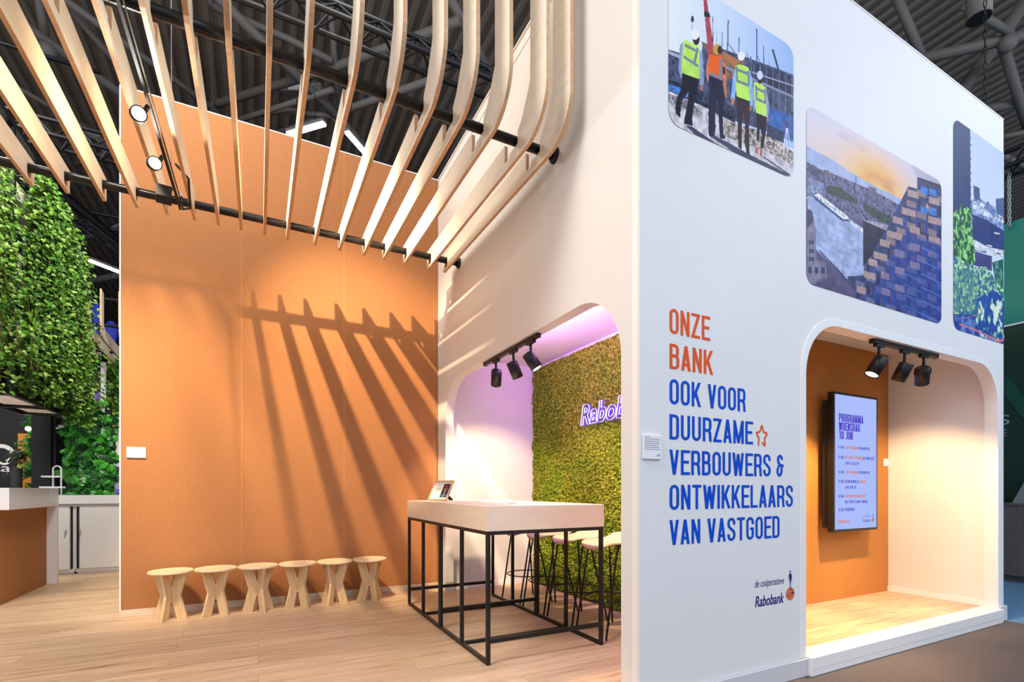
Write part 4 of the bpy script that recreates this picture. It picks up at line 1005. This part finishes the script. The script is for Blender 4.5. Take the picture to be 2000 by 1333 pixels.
# ------------------------------------------------------------------ screen in the niche
tv = thing('display_screen', 'tall black wall screen showing the day programme, on orange niche wall', 'screen', (5.21, 3.0, .76))
YT = 2.985
MB().box(5.215, 6.03, YT, YT+.06, .76, 2.20).build('bezel', 'black_metal', tv, bevel=.004)
MB().box(5.23, 6.0, YT+.06, YT+.12, .80, 2.12).box(5.35, 5.9, YT+.12, NB-.001, 1.15, 1.75).build('rear_housing', 'black_matt', tv)
emission('screen_blue', (.42, .52, 1.0), .98); emission('screen_navy', (.10, .07, .62), .9); emission('screen_orange', (.85, .26, .09), .8)
SX0, SX1, SZ0, SZ1 = 5.24, 6.005, .785, 2.175
MB().add([(SX0, YT-.001, SZ0), (SX1, YT-.001, SZ0), (SX1, YT-.001, SZ1), (SX0, YT-.001, SZ1)], [(0, 1, 2, 3)]).build('display', 'screen_blue', tv, fix=False)
sf = lambda a, b_: (a, YT-.002, b_)
def scr(x, y):           # measured position inside the display -> plane
    p = onY(x, y, YT); return p
W = SX1-SX0; Hh = SZ1-SZ0
def scr(txt, fx, fz, h_, fw, m, w=.40, s=.15, gap=.085):
    b = MB(); r = write(b, txt, sf, SX0+W*fx, SZ0+Hh*fz, h_, W*fw, w=w, s=s, gap=gap)
    b.build('text_line', m, tv, fix=False)
    return r/W
for txt, fz, fw in (('PROGRAMMA', .800, .58), ('WOENSDAG', .735, .50), ('10', .67, .115)): scr(txt, .085, fz, .085, fw, 'screen_navy', .36, .15, .05)
scr('JUNI', .235, .67, .085, .18, 'screen_navy', .36, .15, .05)
rows = [('11:30', 'KLANTPROGRAMMA', 'REGIO NOORD-WEST', None, .600), ('13:00', 'NET-BEWUST RENOVEREN', 'MET INNOVATIEVE', 'START & SCALE UPS', .525), ('14:30', 'KLANTPROGRAMMA', 'REGIO NOORD-OOST', None, .415),
        ('15:00', None, 'GEZOND ONTWIKKELEN', 'LAAT ZIEN HOE', .345), ('16:00', 'VAN BOUWSTEEN NAAR KUBUS', None, 'WAT STUURT DE MARKT VANDAAG', .235), ('16:30', None, 'NETWERKBORREL', None, .135)]
for tm, o_, n_, l2, fz in rows:
    scr(tm+'|', .07, fz, .030, .125, 'screen_navy'); x = .23
    if o_: x += scr(o_, x, fz, .030, .02*len(o_)+.02, 'screen_orange')+.015
    if n_: x += scr(n_, x, fz, .030, .018*len(n_), 'screen_navy')
    if tm == '15:00': scr('ANDERS', x+.02, fz, .030, .16, 'screen_orange')
    if l2: scr(l2, .23, fz-.043, .030, .02*len(l2), 'screen_navy')
scr('PROVADA 2026', .07, .045, .032, .25, 'screen_orange', s=.17)
bn = MB(); set_text(bn, 'Rabobank', sf, SX0+W*.66, SZ0+Hh*.045, .036, W*.2, shear=.2, offset=.01); bn.build('bank_name', 'screen_navy', tv, fix=False)
bn = MB(); set_text(bn, 'de co\u00f6peratieve', sf, SX0+W*.66, SZ0+Hh*.085, .018, W*.2, shear=.2); bn.build('tagline', 'screen_navy', tv, fix=False)
MB().add([sf(SX0+W*.91+.022*math.cos(a*PI/8), SZ0+Hh*.058+.022*math.sin(a*PI/8)) for a in range(16)], [tuple(range(16))]).build('globe', 'screen_orange', tv, fix=False)
sf2 = lambda a, b_: (a, YT-.0025, b_)
MB().add([sf2(SX0+W*.905, SZ0+Hh*.072), sf2(SX0+W*.918, SZ0+Hh*.072), sf2(SX0+W*.918, SZ0+Hh*.105), sf2(SX0+W*.905, SZ0+Hh*.105)], [(0, 1, 2, 3)]).build('figure', 'screen_navy', tv, fix=False)
p = onY(1729, 904, NB)
sw = thing('wall_switch', 'small white wall switch right of the screen', 'switch', (p.x, NB, p.z))
MB().box(p.x-.045, p.x+.045, NB-.012, NB-.001, p.z-.045, p.z+.045).build('plate', 'plate_white', sw, bevel=.003)
MB().box(p.x-.028, p.x+.028, NB-.017, NB-.0125, p.z-.028, p.z+.028).build('rocker', 'white_trim', sw, bevel=.002)
# ------------------------------------------------------------------ overhead rigging
def truss(name, label, a, b, w_, r, up=1, n=None, top=True, rb=None):
    """triangular lattice truss from a to b; two chords level, one above (or below)"""
    a = Vector(a); b = Vector(b); d = (b-a).normalized(); s = d.cross(Vector((0, 0, 1))).normalized()*w_/2; h = Vector((0, 0, w_*.87*up))
    t = thing(name, label, 'truss', a)
    ch = [(-1*s), s, h]
    for c in ch: MB().tube([a+c, b+c], r, 10).build('chord', 'truss_black', t)
    n = n or max(3, int((b-a).length/(w_*1.3))); L_ = (b-a)/n; m = MB(); rb = rb or r*.42
    for i in range(n):
        p = a+L_*i; q = a+L_*(i+.5); e = a+L_*(i+1)
        for x, y in ((0, 1), (0, 2), (1, 2)):
            m.tube([p+ch[x], q+ch[y]], rb, 6, caps=False); m.tube([q+ch[y], e+ch[x]], rb, 6, caps=False)
    m.build('bracing', 'truss_black', t)
    return t
truss('lighting_truss', 'black lattice truss across the roof above the cork wall', (-2.6, 5.70, 6.28), (4.6, 5.70, 6.28), .29, .032, n=16)
truss('lighting_truss', 'black lattice truss level behind the hanging ivy, left of the cork wall', (-7.5, 11.2, 7.2), (.2, 11.2, 7.2), .42, .035, n=14)
truss('lighting_truss', 'smaller black lattice truss low behind the cork wall edge', (-9, 17.5, 8.4), (1.5, 17.5, 8.4), .55, .05, n=14)
truss('lighting_truss', 'sloping black lattice truss running back behind the ivy', (-3.2, 9.3, 5.75), (-3.55, 17.0, 7.9), .38, .03, n=16)
truss('lighting_truss', 'pale grey truss above the green stand', (9.9, 6.5, 6.05), (10.6, -2.0, 6.05), .35, .035, n=16)
for lab, a, b in (('thin black rigging pipe, highest left of the slats', (-6, 8.4, 8.9), (-2.2, 8.4, 8.9)), ('thin black rigging pipe, middle left between the slats', (-5.5, 9.6, 8.7), (-2.4, 9.6, 8.7)), ('thin black rigging pipe, lowest left between the slats', (-5.5, 11.6, 8.9), (-2.6, 11.6, 8.9))):
    tag(MB().tube([a, b], .035, 10).build('rigging_pipe', 'truss_black'), lab, 'pipe', 'thin black pipes under the roof')
# cables and chains from roof to stand
def hang(name, label, cat, x, y, z0, z1, r, m='black_matt', links=False):
    b = MB()
    if links:
        n = int((z1-z0)/.10)
        for i in range(n):
            c = Vector((x, y, z0+.10*i+.05)); ax = Vector((1, 0, 0)) if i % 2 else Vector((0, 1, 0))
            b.tube([c+ax*.016*math.cos(k*PI/4)+Vector((0, 0, .06*math.sin(k*PI/4))) for k in range(8)], .006, 5, closed=True)
    else: b.tube([(x, y, z0), (x, y, z1)], r, 6)
    return tag(b.build(name, m), label, cat)
p = onD(1924, 212, 6.3); hang('hoist_chain', 'thin dark hoist chain hanging above the right end of the white wall', 'chain', p.x, p.y, TOP+.0, 11.5, .01, links=True)
p = onD(362, 300, 5.0); hang('suspension_wire', 'thin steel wire in front of the cork wall top, between two slats', 'wire', p.x, YL, ZP+PR, 11.5, .004, 'chrome')
p = onD(415, 120, 7); hang('hoist_chain', 'dark hoist chain with red tag hanging among the middle slats', 'chain', p.x, p.y, 6.2, 11.5, .01, links=True)
p = onD(385, 160, 8); hang('suspension_wire', 'thin black cable hanging behind the middle slats', 'wire', p.x, p.y, 4.0, 11.5, .008)
# round black loudspeaker drum at the roof on the right
c0 = onD(1898+14, 30, 7.5)
dr = thing('hanging_drum', 'dark cylinder hanging under the roof at the top right', 'ceiling fixture', (c0.x, c0.y, c0.z))
MB().tube([(c0.x, c0.y, c0.z-.05), (c0.x, c0.y, c0.z+1.3)], .155, 24).build('housing', 'roof_steel', dr)
MB().tube([(c0.x, c0.y, c0.z-.056), (c0.x, c0.y, c0.z-.05)], .145, 24).build('grille', 'black_matt', dr)
MB().tube([(c0.x, c0.y, c0.z+1.3), (c0.x, c0.y, 12)], .02, 8).build('rod', 'black_metal', dr)
# linear tube lights
def tube_light(label, p, q):
    t = thing('tube_light', label, 'tube light', p, 'white tube lights under the roof')
    p = Vector(p); q = Vector(q)
    MB().bar(p, q, .10, .05).build('lamp_tube', 'led_tube', t)
    MB().bar(p+Vector((0, 0, .06)), q+Vector((0, 0, .06)), .14, .06).build('housing', 'roof_steel', t)
    for k in (.25, .75):
        c = p.lerp(q, k); MB().tube([c+Vector((0, 0, .08)), (c.x, c.y, c.z+.75)], .008, 6).build('wire', 'black_matt', t)
tube_light('lit tube light above the cork wall top, pointing left and up', onZ(562, 263, 9.2), onZ(634, 242, 9.2))
tube_light('lit tube light above the cork wall top, sloping down to the right', onZ(677, 258, 9.2), onZ(712, 298, 9.2))
tube_light('lit tube light beside the left edge of the cork wall, right of the ivy', onZ(174, 509, 7.4), onZ(236, 533, 7.4))
b_ = onD(575, 178, 13)
vt = thing('air_vent', 'rectangular grey air vent under the roof above the cork wall', 'vent', b_)
d_ = Vector((RX, RY, 0)); MB().bar(b_-d_*.3, b_+d_*.75, .3, .22).build('duct', 'roof_steel', vt)
MB().bar(b_-d_*.1+Vector((-.06, -.14, -.02)), b_+d_*.55+Vector((-.06, -.14, -.02)), .03, .13).build('grille', 'white_metal', vt)

# ------------------------------------------------------------------ left: bar counter, cabinets, living walls
bc = thing('bar_counter', 'bar counter with thick white top and cork front, far left', 'counter', (-2.37, 6.9, 0))
MB().box(-4.6, -2.37, 6.93, 8.199, .002, .984).build('cork_base', 'cork_bar', bc)
MB().box(-4.6, -2.267, 8.20, 8.24, .002, .984).build('end_panel', 'white_wall', bc)
MB().box(-4.6, -2.267, 6.84, 7.98, .986, 1.213).box(-4.6, -2.267, 7.983, 8.25, .986, 1.213).build('top', 'white_gloss', bc, bevel=.003)
xm = -2.304
def cabinet(label, x0, x1, slot, hx):
    t = thing('cabinet', label, 'cabinet', ((x0+x1)/2, 9.0, 0), 'white tambour cabinets')
    MB().box(x0, x1, 9.02, 9.45, .06, .985).box(x0+.005, x1-.005, 9.03, 9.45, .03, .06).box(x0+.02, x1-.02, 9.05, 9.43, .001, .03).build('body', 'white_metal', t)
    MB().box(min(x0, x1)+(.055 if slot == 0 else .02), x1-(.055 if slot == 1 else .02), 9.004, 9.019, .075, .955).build('door', 'white_wall', t, bevel=.003)
    xs = x1-.045 if slot == 1 else x0+.018
    MB().box(xs, xs+.026, 9.012, 9.0195, .075, .955).build('door_slot', 'black_matt', t)
    MB().tube([(hx, 9.004, .62), (hx, 8.985, .62), (hx, 8.98, .61), (hx, 8.98, .56)], .011, 8).build('handle', 'chrome', t)
cabinet('white metal tambour cabinet half hidden by the bar counter end', -3.45, xm-.002, 1, -2.395)
cabinet('white metal tambour cabinet right of the bar, running behind the cork wall', xm+.002, -1.05, 0, -2.235)
tag(MB().box(-3.45, -1.05, 8.97, 9.46, .99, 1.112).build('worktop', 'white_gloss', bevel=.003), 'thick white worktop lying across the two white cabinets', 'worktop')
rk = thing('display_rack', 'small white arched tube rack with two shelves on the white worktop', 'rack', (-2.65, 9.2, 1.112))
YR = 9.15
l0 = onY(103.5, 955, YR); l1 = onY(119.5, 955, YR); zt_ = onY(111, 911, YR).z; r_ = (l1.x-l0.x)/2
MB().tube([(l0.x, YR, 1.19), (l0.x, YR, zt_-r_)]+[(l0.x+r_-r_*math.cos(t*PI/10), YR, zt_-r_+r_*math.sin(t*PI/10)) for t in range(1, 10)]+[(l1.x, YR, zt_-r_), (l1.x, YR, 1.114)], .011, 10).build('tube', 'white_metal', rk)
for u0, u1, v in ((84, 119, 931.5), (80, 125, 952.5)):
    a = onY(u0, v, YR); c = onY(u1, v, YR); MB().box(a.x, c.x, YR-.08, YR+.08, a.z-.012, a.z+.012).build('shelf', 'white_metal', rk, bevel=.004)
MB().box(l1.x-.06, l1.x+.08, YR-.07, YR+.07, 1.1125, 1.124).build('foot', 'chrome', rk)
# black plant frame above the bar
XF = -2.42
fr = thing('plant_frame', 'tall black steel frame with wooden underside carrying the ivy', 'frame', (XF, 7.36, 2.29))
ys = (5.9, 7.36, 8.12, 9.15)
for y, z1 in ((5.9, 5.2), (7.36, 5.2), (8.14, 5.2), (9.15, 5.2)): MB().box(XF-.03, XF+.03, y-.03, y+.03, 2.29, z1).build('post', 'black_metal', fr)
for x in (XF, XF-.50):
    MB().box(x-.03, x+.03, 5.5, 9.18, 2.23, 2.289).build('beam', 'black_metal', fr)
    MB().box(x-.03, x+.03, 5.5, 9.18, 5.2, 5.26).build('beam', 'black_metal', fr)
for y in (5.9, 7.36, 8.44, 9.15): MB().box(XF-.47, XF-.03, y-.03, y+.03, 2.23, 2.289).build('cross_beam', 'black_metal', fr)
MB().box(XF-.49, XF-.47+.0, 5.6, 9.1, 2.30, 5.1).build('back_panel', 'black_matt', fr)
for a, c in ((6.3, 7.2), (7.5, 8.36), (8.50, 9.1)): MB().box(XF-.40, XF-.06, a, c, 2.26, 2.28).build('soffit_board', 'birch_ply', fr)
for z in (3.05, 3.85, 4.65): MB().box(XF-.36, XF-.06, 6.2, 9.05, z-.10, z+.10).build('planter_box', 'birch_ply', fr)
def leaf(b, c, nrm, up, size, kind):
    n = nrm.normalized(); u = (up-n*up.dot(n)).normalized(); s = u.cross(n)
    if kind == 'ivy':
        P = [(0, -.10), (.30, -.05), (.62, .10), (.38, .38), (.30, .62), (0, 1.0), (-.30, .62), (-.38, .38), (-.62, .10), (-.30, -.05)]
    elif kind == 'fern':
        P = [(0, 0), (.14, .25), (.18, .6), (0, 1.0), (-.18, .6), (-.14, .25)]
    else:
        P = [(0, 0), (.20, -.05), (.40, .10), (.46, .32), (.22, .36), (.42, .52), (.36, .68), (.18, .66), (.24, .84), (0, 1.0), (-.24, .84), (-.18, .66), (-.36, .68), (-.42, .52), (-.22, .36), (-.46, .32), (-.40, .10), (-.20, -.05)]
    vs = [c+u*.35*size]+[c+(s*x+u*y-n*(.35*abs(x)+.25*max(0, y-.4)))*size for x, y in P]; k = len(P)
    b.add(vs, [(0, 1+i, 1+(i+1) % k) for i in range(k)])
leafmat('ivy_leaf', [lin(c) for c in ((.12, .25, .05), (.20, .40, .08), (.30, .53, .10), (.42, .64, .15), (.66, .80, .36), (.15, .30, .07))])
leafmat('big_leaf', [lin(c) for c in ((.04, .18, .06), (.07, .31, .08), (.12, .44, .09), (.25, .62, .13), (.07, .25, .11))], .35)
mat('vine', (.16, .10, .04), .8)
rd = random.Random(11)
def ivy(name, label, strands, cat='ivy'):
    t = thing(name, label, cat, strands[0][0])
    lb = MB(); vb = MB()
    for start, ln, dens, sz in strands:
        p = Vector(start); pts = [p.copy()]; n = int(ln/.05)
        drift = Vector((rd.uniform(-.002, .002), rd.uniform(-.004, .004), 0))
        for k in range(n):
            p = p+Vector((rd.gauss(0, .009), rd.gauss(0, .012), -.05))+drift; pts.append(p.copy())
            for _ in range(dens):
                off = Vector((rd.uniform(-.05, .12), rd.gauss(0, .06), rd.uniform(-.05, .05)))
                nr = Vector((rd.uniform(.2, 1), rd.uniform(-1.1, .3), rd.uniform(-.1, .9)))
                leaf(lb, p+off, nr, Vector((rd.uniform(-.6, .6), rd.uniform(-.6, .6), rd.uniform(-1, .1))), sz*rd.uniform(.6, 1.25), 'ivy')
        vb.tube(pts[::3], .005, 5, caps=False)
    lb.build('leaves', 'ivy_leaf', t, fix=False); vb.build('vines', 'vine', t, fix=False)
    return t
S_ = []
for k in range(74):
    y = rd.uniform(7.72, 9.22); top = 5.0-max(0, y-8.3)*.45+rd.uniform(-.22, .03)
    bot = 2.3+rd.uniform(-.05, .5)
    S_.append(((XF+rd.uniform(.03, .14), y, top), top-bot, 7, .043))
for k in range(30):
    y = rd.uniform(8.7, 9.3); top = rd.uniform(3.3, 4.1); S_.append(((XF+rd.uniform(.0, .12), y, top), top-2.2-rd.uniform(-.15, .4), 7, .043))
ivy('hanging_ivy', 'dense green ivy hanging over the black frame above the bar', S_)
ivy('hanging_ivy', 'sparser strip of ivy at the far left edge, beside the black post', [((XF+rd.uniform(.04, .10), rd.uniform(6.5, 7.06), rd.uniform(4.0, 4.62)), rd.uniform(1.2, 2.1), 5, .043) for k in range(14)])
# broad-leaved living wall
lw = thing('living_wall', 'living wall of broad dark green leaves behind the white worktop', 'plants', (-2.3, 9.6, 0))
MB().box(-2.56, -2.06, 9.80, 9.86, .002, 2.5).build('backing', 'black_matt', lw)
lb = MB()
for k in range(950):
    x = rd.uniform(-2.55, -2.02); z = rd.uniform(1.12, 2.55); sz = rd.uniform(.09, .17)
    if x > -2.12: sz *= .8
    if z > 2.35 and x > -2.2: continue
    c = Vector((x, 9.78-rd.uniform(0, .14), z))
    leaf(lb, c, Vector((rd.uniform(-.5, .8), -1, rd.uniform(-.1, .9))), Vector((rd.uniform(-.7, .9), -.3, rd.uniform(-1, .3))), sz, 'big')
lb.build('leaves', 'big_leaf', lw, fix=False)
# black backing wall, sign, orange panel, plants behind the bar
MBk = MB().box(-2.95, -2.735, 9.62, 9.74, .002, 2.50).build('black_cabinet', 'black_matt'); tag(MBk, 'plain tall black cabinet between bar sign and living wall', 'cabinet')
sg = thing('sign_wall', 'black sign wall with white letters behind the bar', 'sign wall', (-4.2, 10.5, 0))
MB().box(-6.5, -2.95, 10.5, 10.6, .002, 2.75).build('panel', 'black_metal', sg)
sg_f = lambda a, b_: (a, 10.495, b_)
b = MB(); a0 = onY(21, 922, 10.5); set_text(b, 'ta', sg_f, a0.x-.21, a0.z, .135, .21); 
pc = onY(3, 888, 10.5)
for q in pline(arc(pc.x, pc.z, .13, .13, -60, 240, 20), .03): b.add([sg_f(*p) for p in q], [(0, 1, 2, 3)])
for q in pline(arc(pc.x+.03, pc.z-.02, .09, .13, 180, 330, 14), .016): b.add([sg_f(*p) for p in q], [(0, 1, 2, 3)])
b.build('lettering', 'white_trim', sg, fix=False)
a0 = onY(35, 955, 10.3); a1 = onY(62, 848, 10.3)
mat('orange_panel', (.75, .27, .01), .5)
tag(MB().box(a0.x, a1.x, 10.3, 10.34, .002, a1.z).build('orange_panel', 'orange_panel'), 'upright plain orange panel in front of the black sign wall', 'panel')
fw = thing('fern_column', 'column of bright fern fronds beside the plain black cabinet', 'plants', (-3.05, 10.0, 0))
MB().box(-3.06, -2.98, 10.04, 10.10, .002, 2.35).build('backing', 'black_matt', fw)
lb = MB()
for k in range(34):
    z = rd.uniform(1.1, 2.3); c = Vector((rd.uniform(-3.06, -2.98), 10.02, z)); dr_ = Vector((rd.uniform(-.6, .3), rd.uniform(-.6, 0), rd.uniform(-.35, .5))).normalized(); ln = rd.uniform(.12, .26)*(1.6 if abs(z-1.5) < .12 else 1)
    for i in range(9):
        q = c+dr_*ln*i/9+Vector((0, 0, -.12*ln*(i/9)**2)); w_ = .085*(1-i/11)
        for s in (-1, 1): leaf(lb, q, Vector((0, -1, .3)), dr_*.5+Vector((0, 0, s)), w_*1.4, 'fern')
lb.build('fronds', 'big_leaf', fw, fix=False)
PYY = 9.64; pp_ = onY(32, 950, PYY); pl = thing('potted_plant', 'dark bushy plant in a tall black pot before the sign wall', 'potted plant', (pp_.x, PYY, 0))
MB().lathe([(0, .002), (.05, .002), (.068, 1.50), (.06, 1.50), (.055, 1.45), (0, 1.45)], 20, Matrix.Translation((pp_.x, PYY, 0))).build('pot', 'black_matt', pl)
lb = MB(); leafmat('dull_leaf', [lin(c) for c in ((.10, .16, .08), (.18, .24, .10), (.24, .22, .10))])
for k in range(160):
    v = Vector((rd.gauss(0, 1), rd.gauss(0, 1), rd.gauss(0, 1))).normalized()*rd.uniform(.04, .12); leaf(lb, Vector((pp_.x, PYY, 1.66))+v, v+Vector((0, -.05, 0)), Vector((rd.random(), rd.random(), 1)), .07, 'fern')
lb.build('leaves', 'dull_leaf', pl, fix=False)
p = onY(55, 838, 9.9); lp = thing('pendant_lamp', 'small glowing bulb hanging by the fern column', 'lamp', p)
MB().lathe([(.035*math.sin(k*PI/10)+.0001, -.035*math.cos(k*PI/10)) for k in range(11)], 16, Matrix.Translation(p)).build('bulb', 'lamp_warm', lp)
MB().tube([p+Vector((0, 0, .034)), (p.x, p.y, 2.74)], .004, 6).build('cord', 'black_matt', lp)

# ------------------------------------------------------------------ second pergola and stands far behind on the left
SO2 = [(11.0, 4.72), (11.0, 4.05)]+[(11.0+.22-.22*math.cos(t*PI/12), 3.85+.22-.22*math.sin(t*PI/12)) for t in range(7)]+[(12.6, 3.78)]+[(12.78, 3.83), (12.80, 3.92), (12.74, 3.99)]+[(12.45, 3.99), (12.45, 3.90), (12.37, 3.90), (12.37, 4.0)]+[(11.28, 4.06), (11.14, 4.12), (11.14, 4.68)]
pg2 = thing('pergola', 'second pale plywood slat pergola far behind, left of the cork wall', 'pergola', (-2.2, 11.17, 3.85))
for x in (-2.20, -2.46, -2.64, -2.86, -3.08, -3.30): MB().prism(SO2, [], lambda a, b_, d: (x+d, a, b_), -.014, .014, 0, 1).build('slat', ['birch_ply', 'ply_edge'], pg2)
for y, z in ((11.17, 4.60), (11.17, 4.13), (12.41, 3.935)): MB().tube([(-4.2, y, z), (-.9, y, z)], .03, 12).build('pipe', 'black_pipe', pg2)
mat('violet_paint', (.22, .16, .58), .6); mat('blue_fabric', (.02, .04, .55), .6); mat('lilac', (.60, .50, .68), .6)
emission('screen_violet', (.10, .10, .55), .9)
p = onY(202, 800, 12.7); tag(MB().tube([(p.x, 12.7, .002), (p.x, 12.7, 3.77)], .045, 14).build('white_post', 'white_wall'), 'thin white round post under the far pergola', 'post')
# black booth box behind
a = onY(120, 770, 14); c = onY(300, 705, 14)
tag(MB().box(a.x-.6, c.x, 14, 14.2, 2.75, 3.85).build('booth_fascia', 'black_matt'), 'black fascia of a far stand under the far pergola', 'panel')
vf = thing('violet_frame', 'violet angular frame of a far stand beside the living wall', 'frame', onY(170, 760, 13.6))
pa, pb, pc_ = onY(140, 748, 13.6), onY(193, 784, 13.6), onY(194, 900, 13.6)
MB().bar(pa, pb, .05, .30).build('rafter', 'violet_paint', vf); MB().bar(pb+Vector((0, 0, .12)), (pb.x, pb.y, .002-.13), .12, .1).build('post', 'violet_paint', vf)
rp = onY(215, 880, 13.2); rpz = [onY(*q, 13.45) for q in ((204, 772), (206, 770), (240, 850), (240, 898), (213, 890))]
tag(MB().prism([(q.x, q.z) for q in rpz], [], planeY(13.45), 0, .05).build('ramp_panel', 'birch_ply'), 'slanted pale plywood panel seen left of the cork wall edge', 'panel')
a = onY(212, 772, 13.6); c = onY(260, 830, 13.6)
tag(MB().box(a.x, c.x, 13.6, 13.65, c.z, a.z).build('wood_wall_panel', 'birch_ply'), 'pale board wall behind the slanted plywood panel', 'panel')
a = onY(192, 910, 13.0); c = onY(262, 890, 13.0)
tag(MB().box(a.x, c.x, 12.9, 13.15, a.z-.02, c.z).build('lilac_ledge', 'lilac'), 'thick lilac ledge under the slanted plywood panel', 'ledge')
a = onY(200, 962, 13.3); c = onY(262, 911, 13.3)
scn = thing('video_wall', 'blue and violet lit picture wall under the lilac ledge', 'screen', (a.x, 13.3, 0))
MB().box(a.x-.1, c.x, 13.3, 13.36, .002, c.z).build('panel', 'screen_violet', scn)
bl = MB()
for k in range(6): bl.bar((a.x+.02, 13.29, c.z-.05-k*.11), (a.x+.25, 13.29, c.z+.02-k*.11), .02, .012)
bl.box(a.x+.22, a.x+.30, 13.285, 13.292, 1.2, c.z)
bl.build('stripes', 'lilac', scn)
a = onY(196, 966, 12.6); c = onY(222, 946, 12.6)
tag(MB().box(a.x, c.x, 12.3, 12.55, .002, c.z).build('white_plinth', 'white_wall'), 'low white plinth just above the worktop, far behind', 'plinth')
for lab, u, v, rx_, rz_ in (('tall blue rounded hanging shape behind the far pergola uprights', 189, 625, .15, .47), ('blue rounded hanging shape beside the cork wall edge, far behind', 217, 650, .18, .34), ('blue hanging shape half hidden by the ivy, far behind', 158, 632, .16, .22)):
    p = onY(u, v, 18.0)
    o = MB().lathe([(max(.0001, math.sin(k*PI/14)), -math.cos(k*PI/14)) for k in range(15)], 20, Matrix.Translation(p) @ Matrix.Diagonal((rx_, .08, rz_, 1))).tube([p+Vector((0, 0, rz_*.98)), (p.x, p.y, 11.9)], .006, 6, mi=1).build('hanging_shape', ['blue_fabric', 'black_matt'])
    tag(o, lab, 'hanging decoration', 'blue shapes hung behind the far pergola')
p = onY(219, 700, 12.9)
ivy('hanging_ivy', 'narrow strand of ivy hanging behind the thin white post', [((p.x+rd.uniform(-.05, .05), 12.95, p.z+rd.uniform(-.1, .2)), rd.uniform(.8, 1.5), 4, .09) for k in range(6)])

# ------------------------------------------------------------------ right: green stand and cabinet beyond the white wall
XG = 10.3
mat('teal_panel', (.0, .26, .20), .35); mat('dark_green', (.006, .045, .028), .5); mat('mid_green', (.004, .09, .06), .5); mat('grey_wood', (.16, .135, .12), .5, noise_amt=.15, noise_scale=5, stretch=(8, 8, 1))
mat('sign_grey', (.35, .40, .40), .5); mat('wedge_grey', (.30, .32, .34), .5)
gs = thing('green_stand', 'tall green exhibition wall with thin white line, right of the white wall', 'exhibition wall', (XG, 3.2, CZ))
zl = onX(1980, 636, XG).z; zt2 = onX(1980, 432, XG).z
MB().box(XG, XG+.12, -1.2, 5.6, zl+.03, zt2).build('upper_panel', 'teal_panel', gs)
MB().box(XG+.02, XG+.12, -1.2, 5.6, CZ, zl-.0).build('lower_panel', 'dark_green', gs)
MB().box(XG-.01, XG+.12, -1.2, 5.6, zl+.002, zl+.028).build('white_line', 'white_trim', gs)
qa, qb = onX(1955, 742, XG), onX(2010, 812, XG)
MB().bar(qa+Vector((.012, 0, 0)), qb+Vector((.012, 0, 0)), .008, .16).build('stripe', 'mid_green', gs)
bl = MB(); gsf = lambda a, b_: (XG+.015, a, b_)
qs = onX(1971, 829, XG); qe = onX(1966, 842, XG)
set_text(bl, 'S', lambda a, b_: (XG+.015, -a, b_), -qs.y-.13, qs.z, .16, .13); set_text(bl, 'E', lambda a, b_: (XG+.015, -a, b_), -qe.y-.07, qs.z-.18, .11, .07)
bl.build('lettering', 'sign_grey', gs, fix=False)
zc = onX(1980, 984, 9.6).z
gc = thing('counter_cabinet', 'low grey-brown wooden cabinet in front of the green wall', 'cabinet', (9.6, 2.6, CZ))
MB().box(9.62, 10.2, .2, 4.4, CZ+.09, zc-.03).build('body', 'grey_wood', gc)
MB().box(9.60, 10.22, .18, 4.42, zc-.028, zc).build('top', 'grey_wood', gc)
MB().box(9.66, 10.18, .24, 4.36, CZ+.001, CZ+.089).build('plinth', 'grommet', gc)
qa = onX(1990, 975, 9.9)
tag(MB().prism([(qa.y+.06, zc+.001), (qa.y-.5, zc+.001), (qa.y-.5, zc+.75), (qa.y-.12, zc+.42)], [], planeX(9.85), 0, .04).build('leaning_panel', 'wedge_grey'), 'slanted grey panel standing on the grey-brown cabinet', 'panel')
qa = onX(1971, 400, 10.2)
rb = MB()
for s in (0, 1, 2):
    rb.tube([Vector((10.2, qa.y, qa.z+.5-k*.06))+Vector((0, .018*math.cos(k*1.1+s*2.1), 0))+Vector((.018*math.sin(k*1.1+s*2.1), 0, 0)) for k in range(15)], .007, 6)
tag(rb.build('rope', 'sign_grey'), 'pale twisted rope hanging from the truss onto the green wall', 'rope')
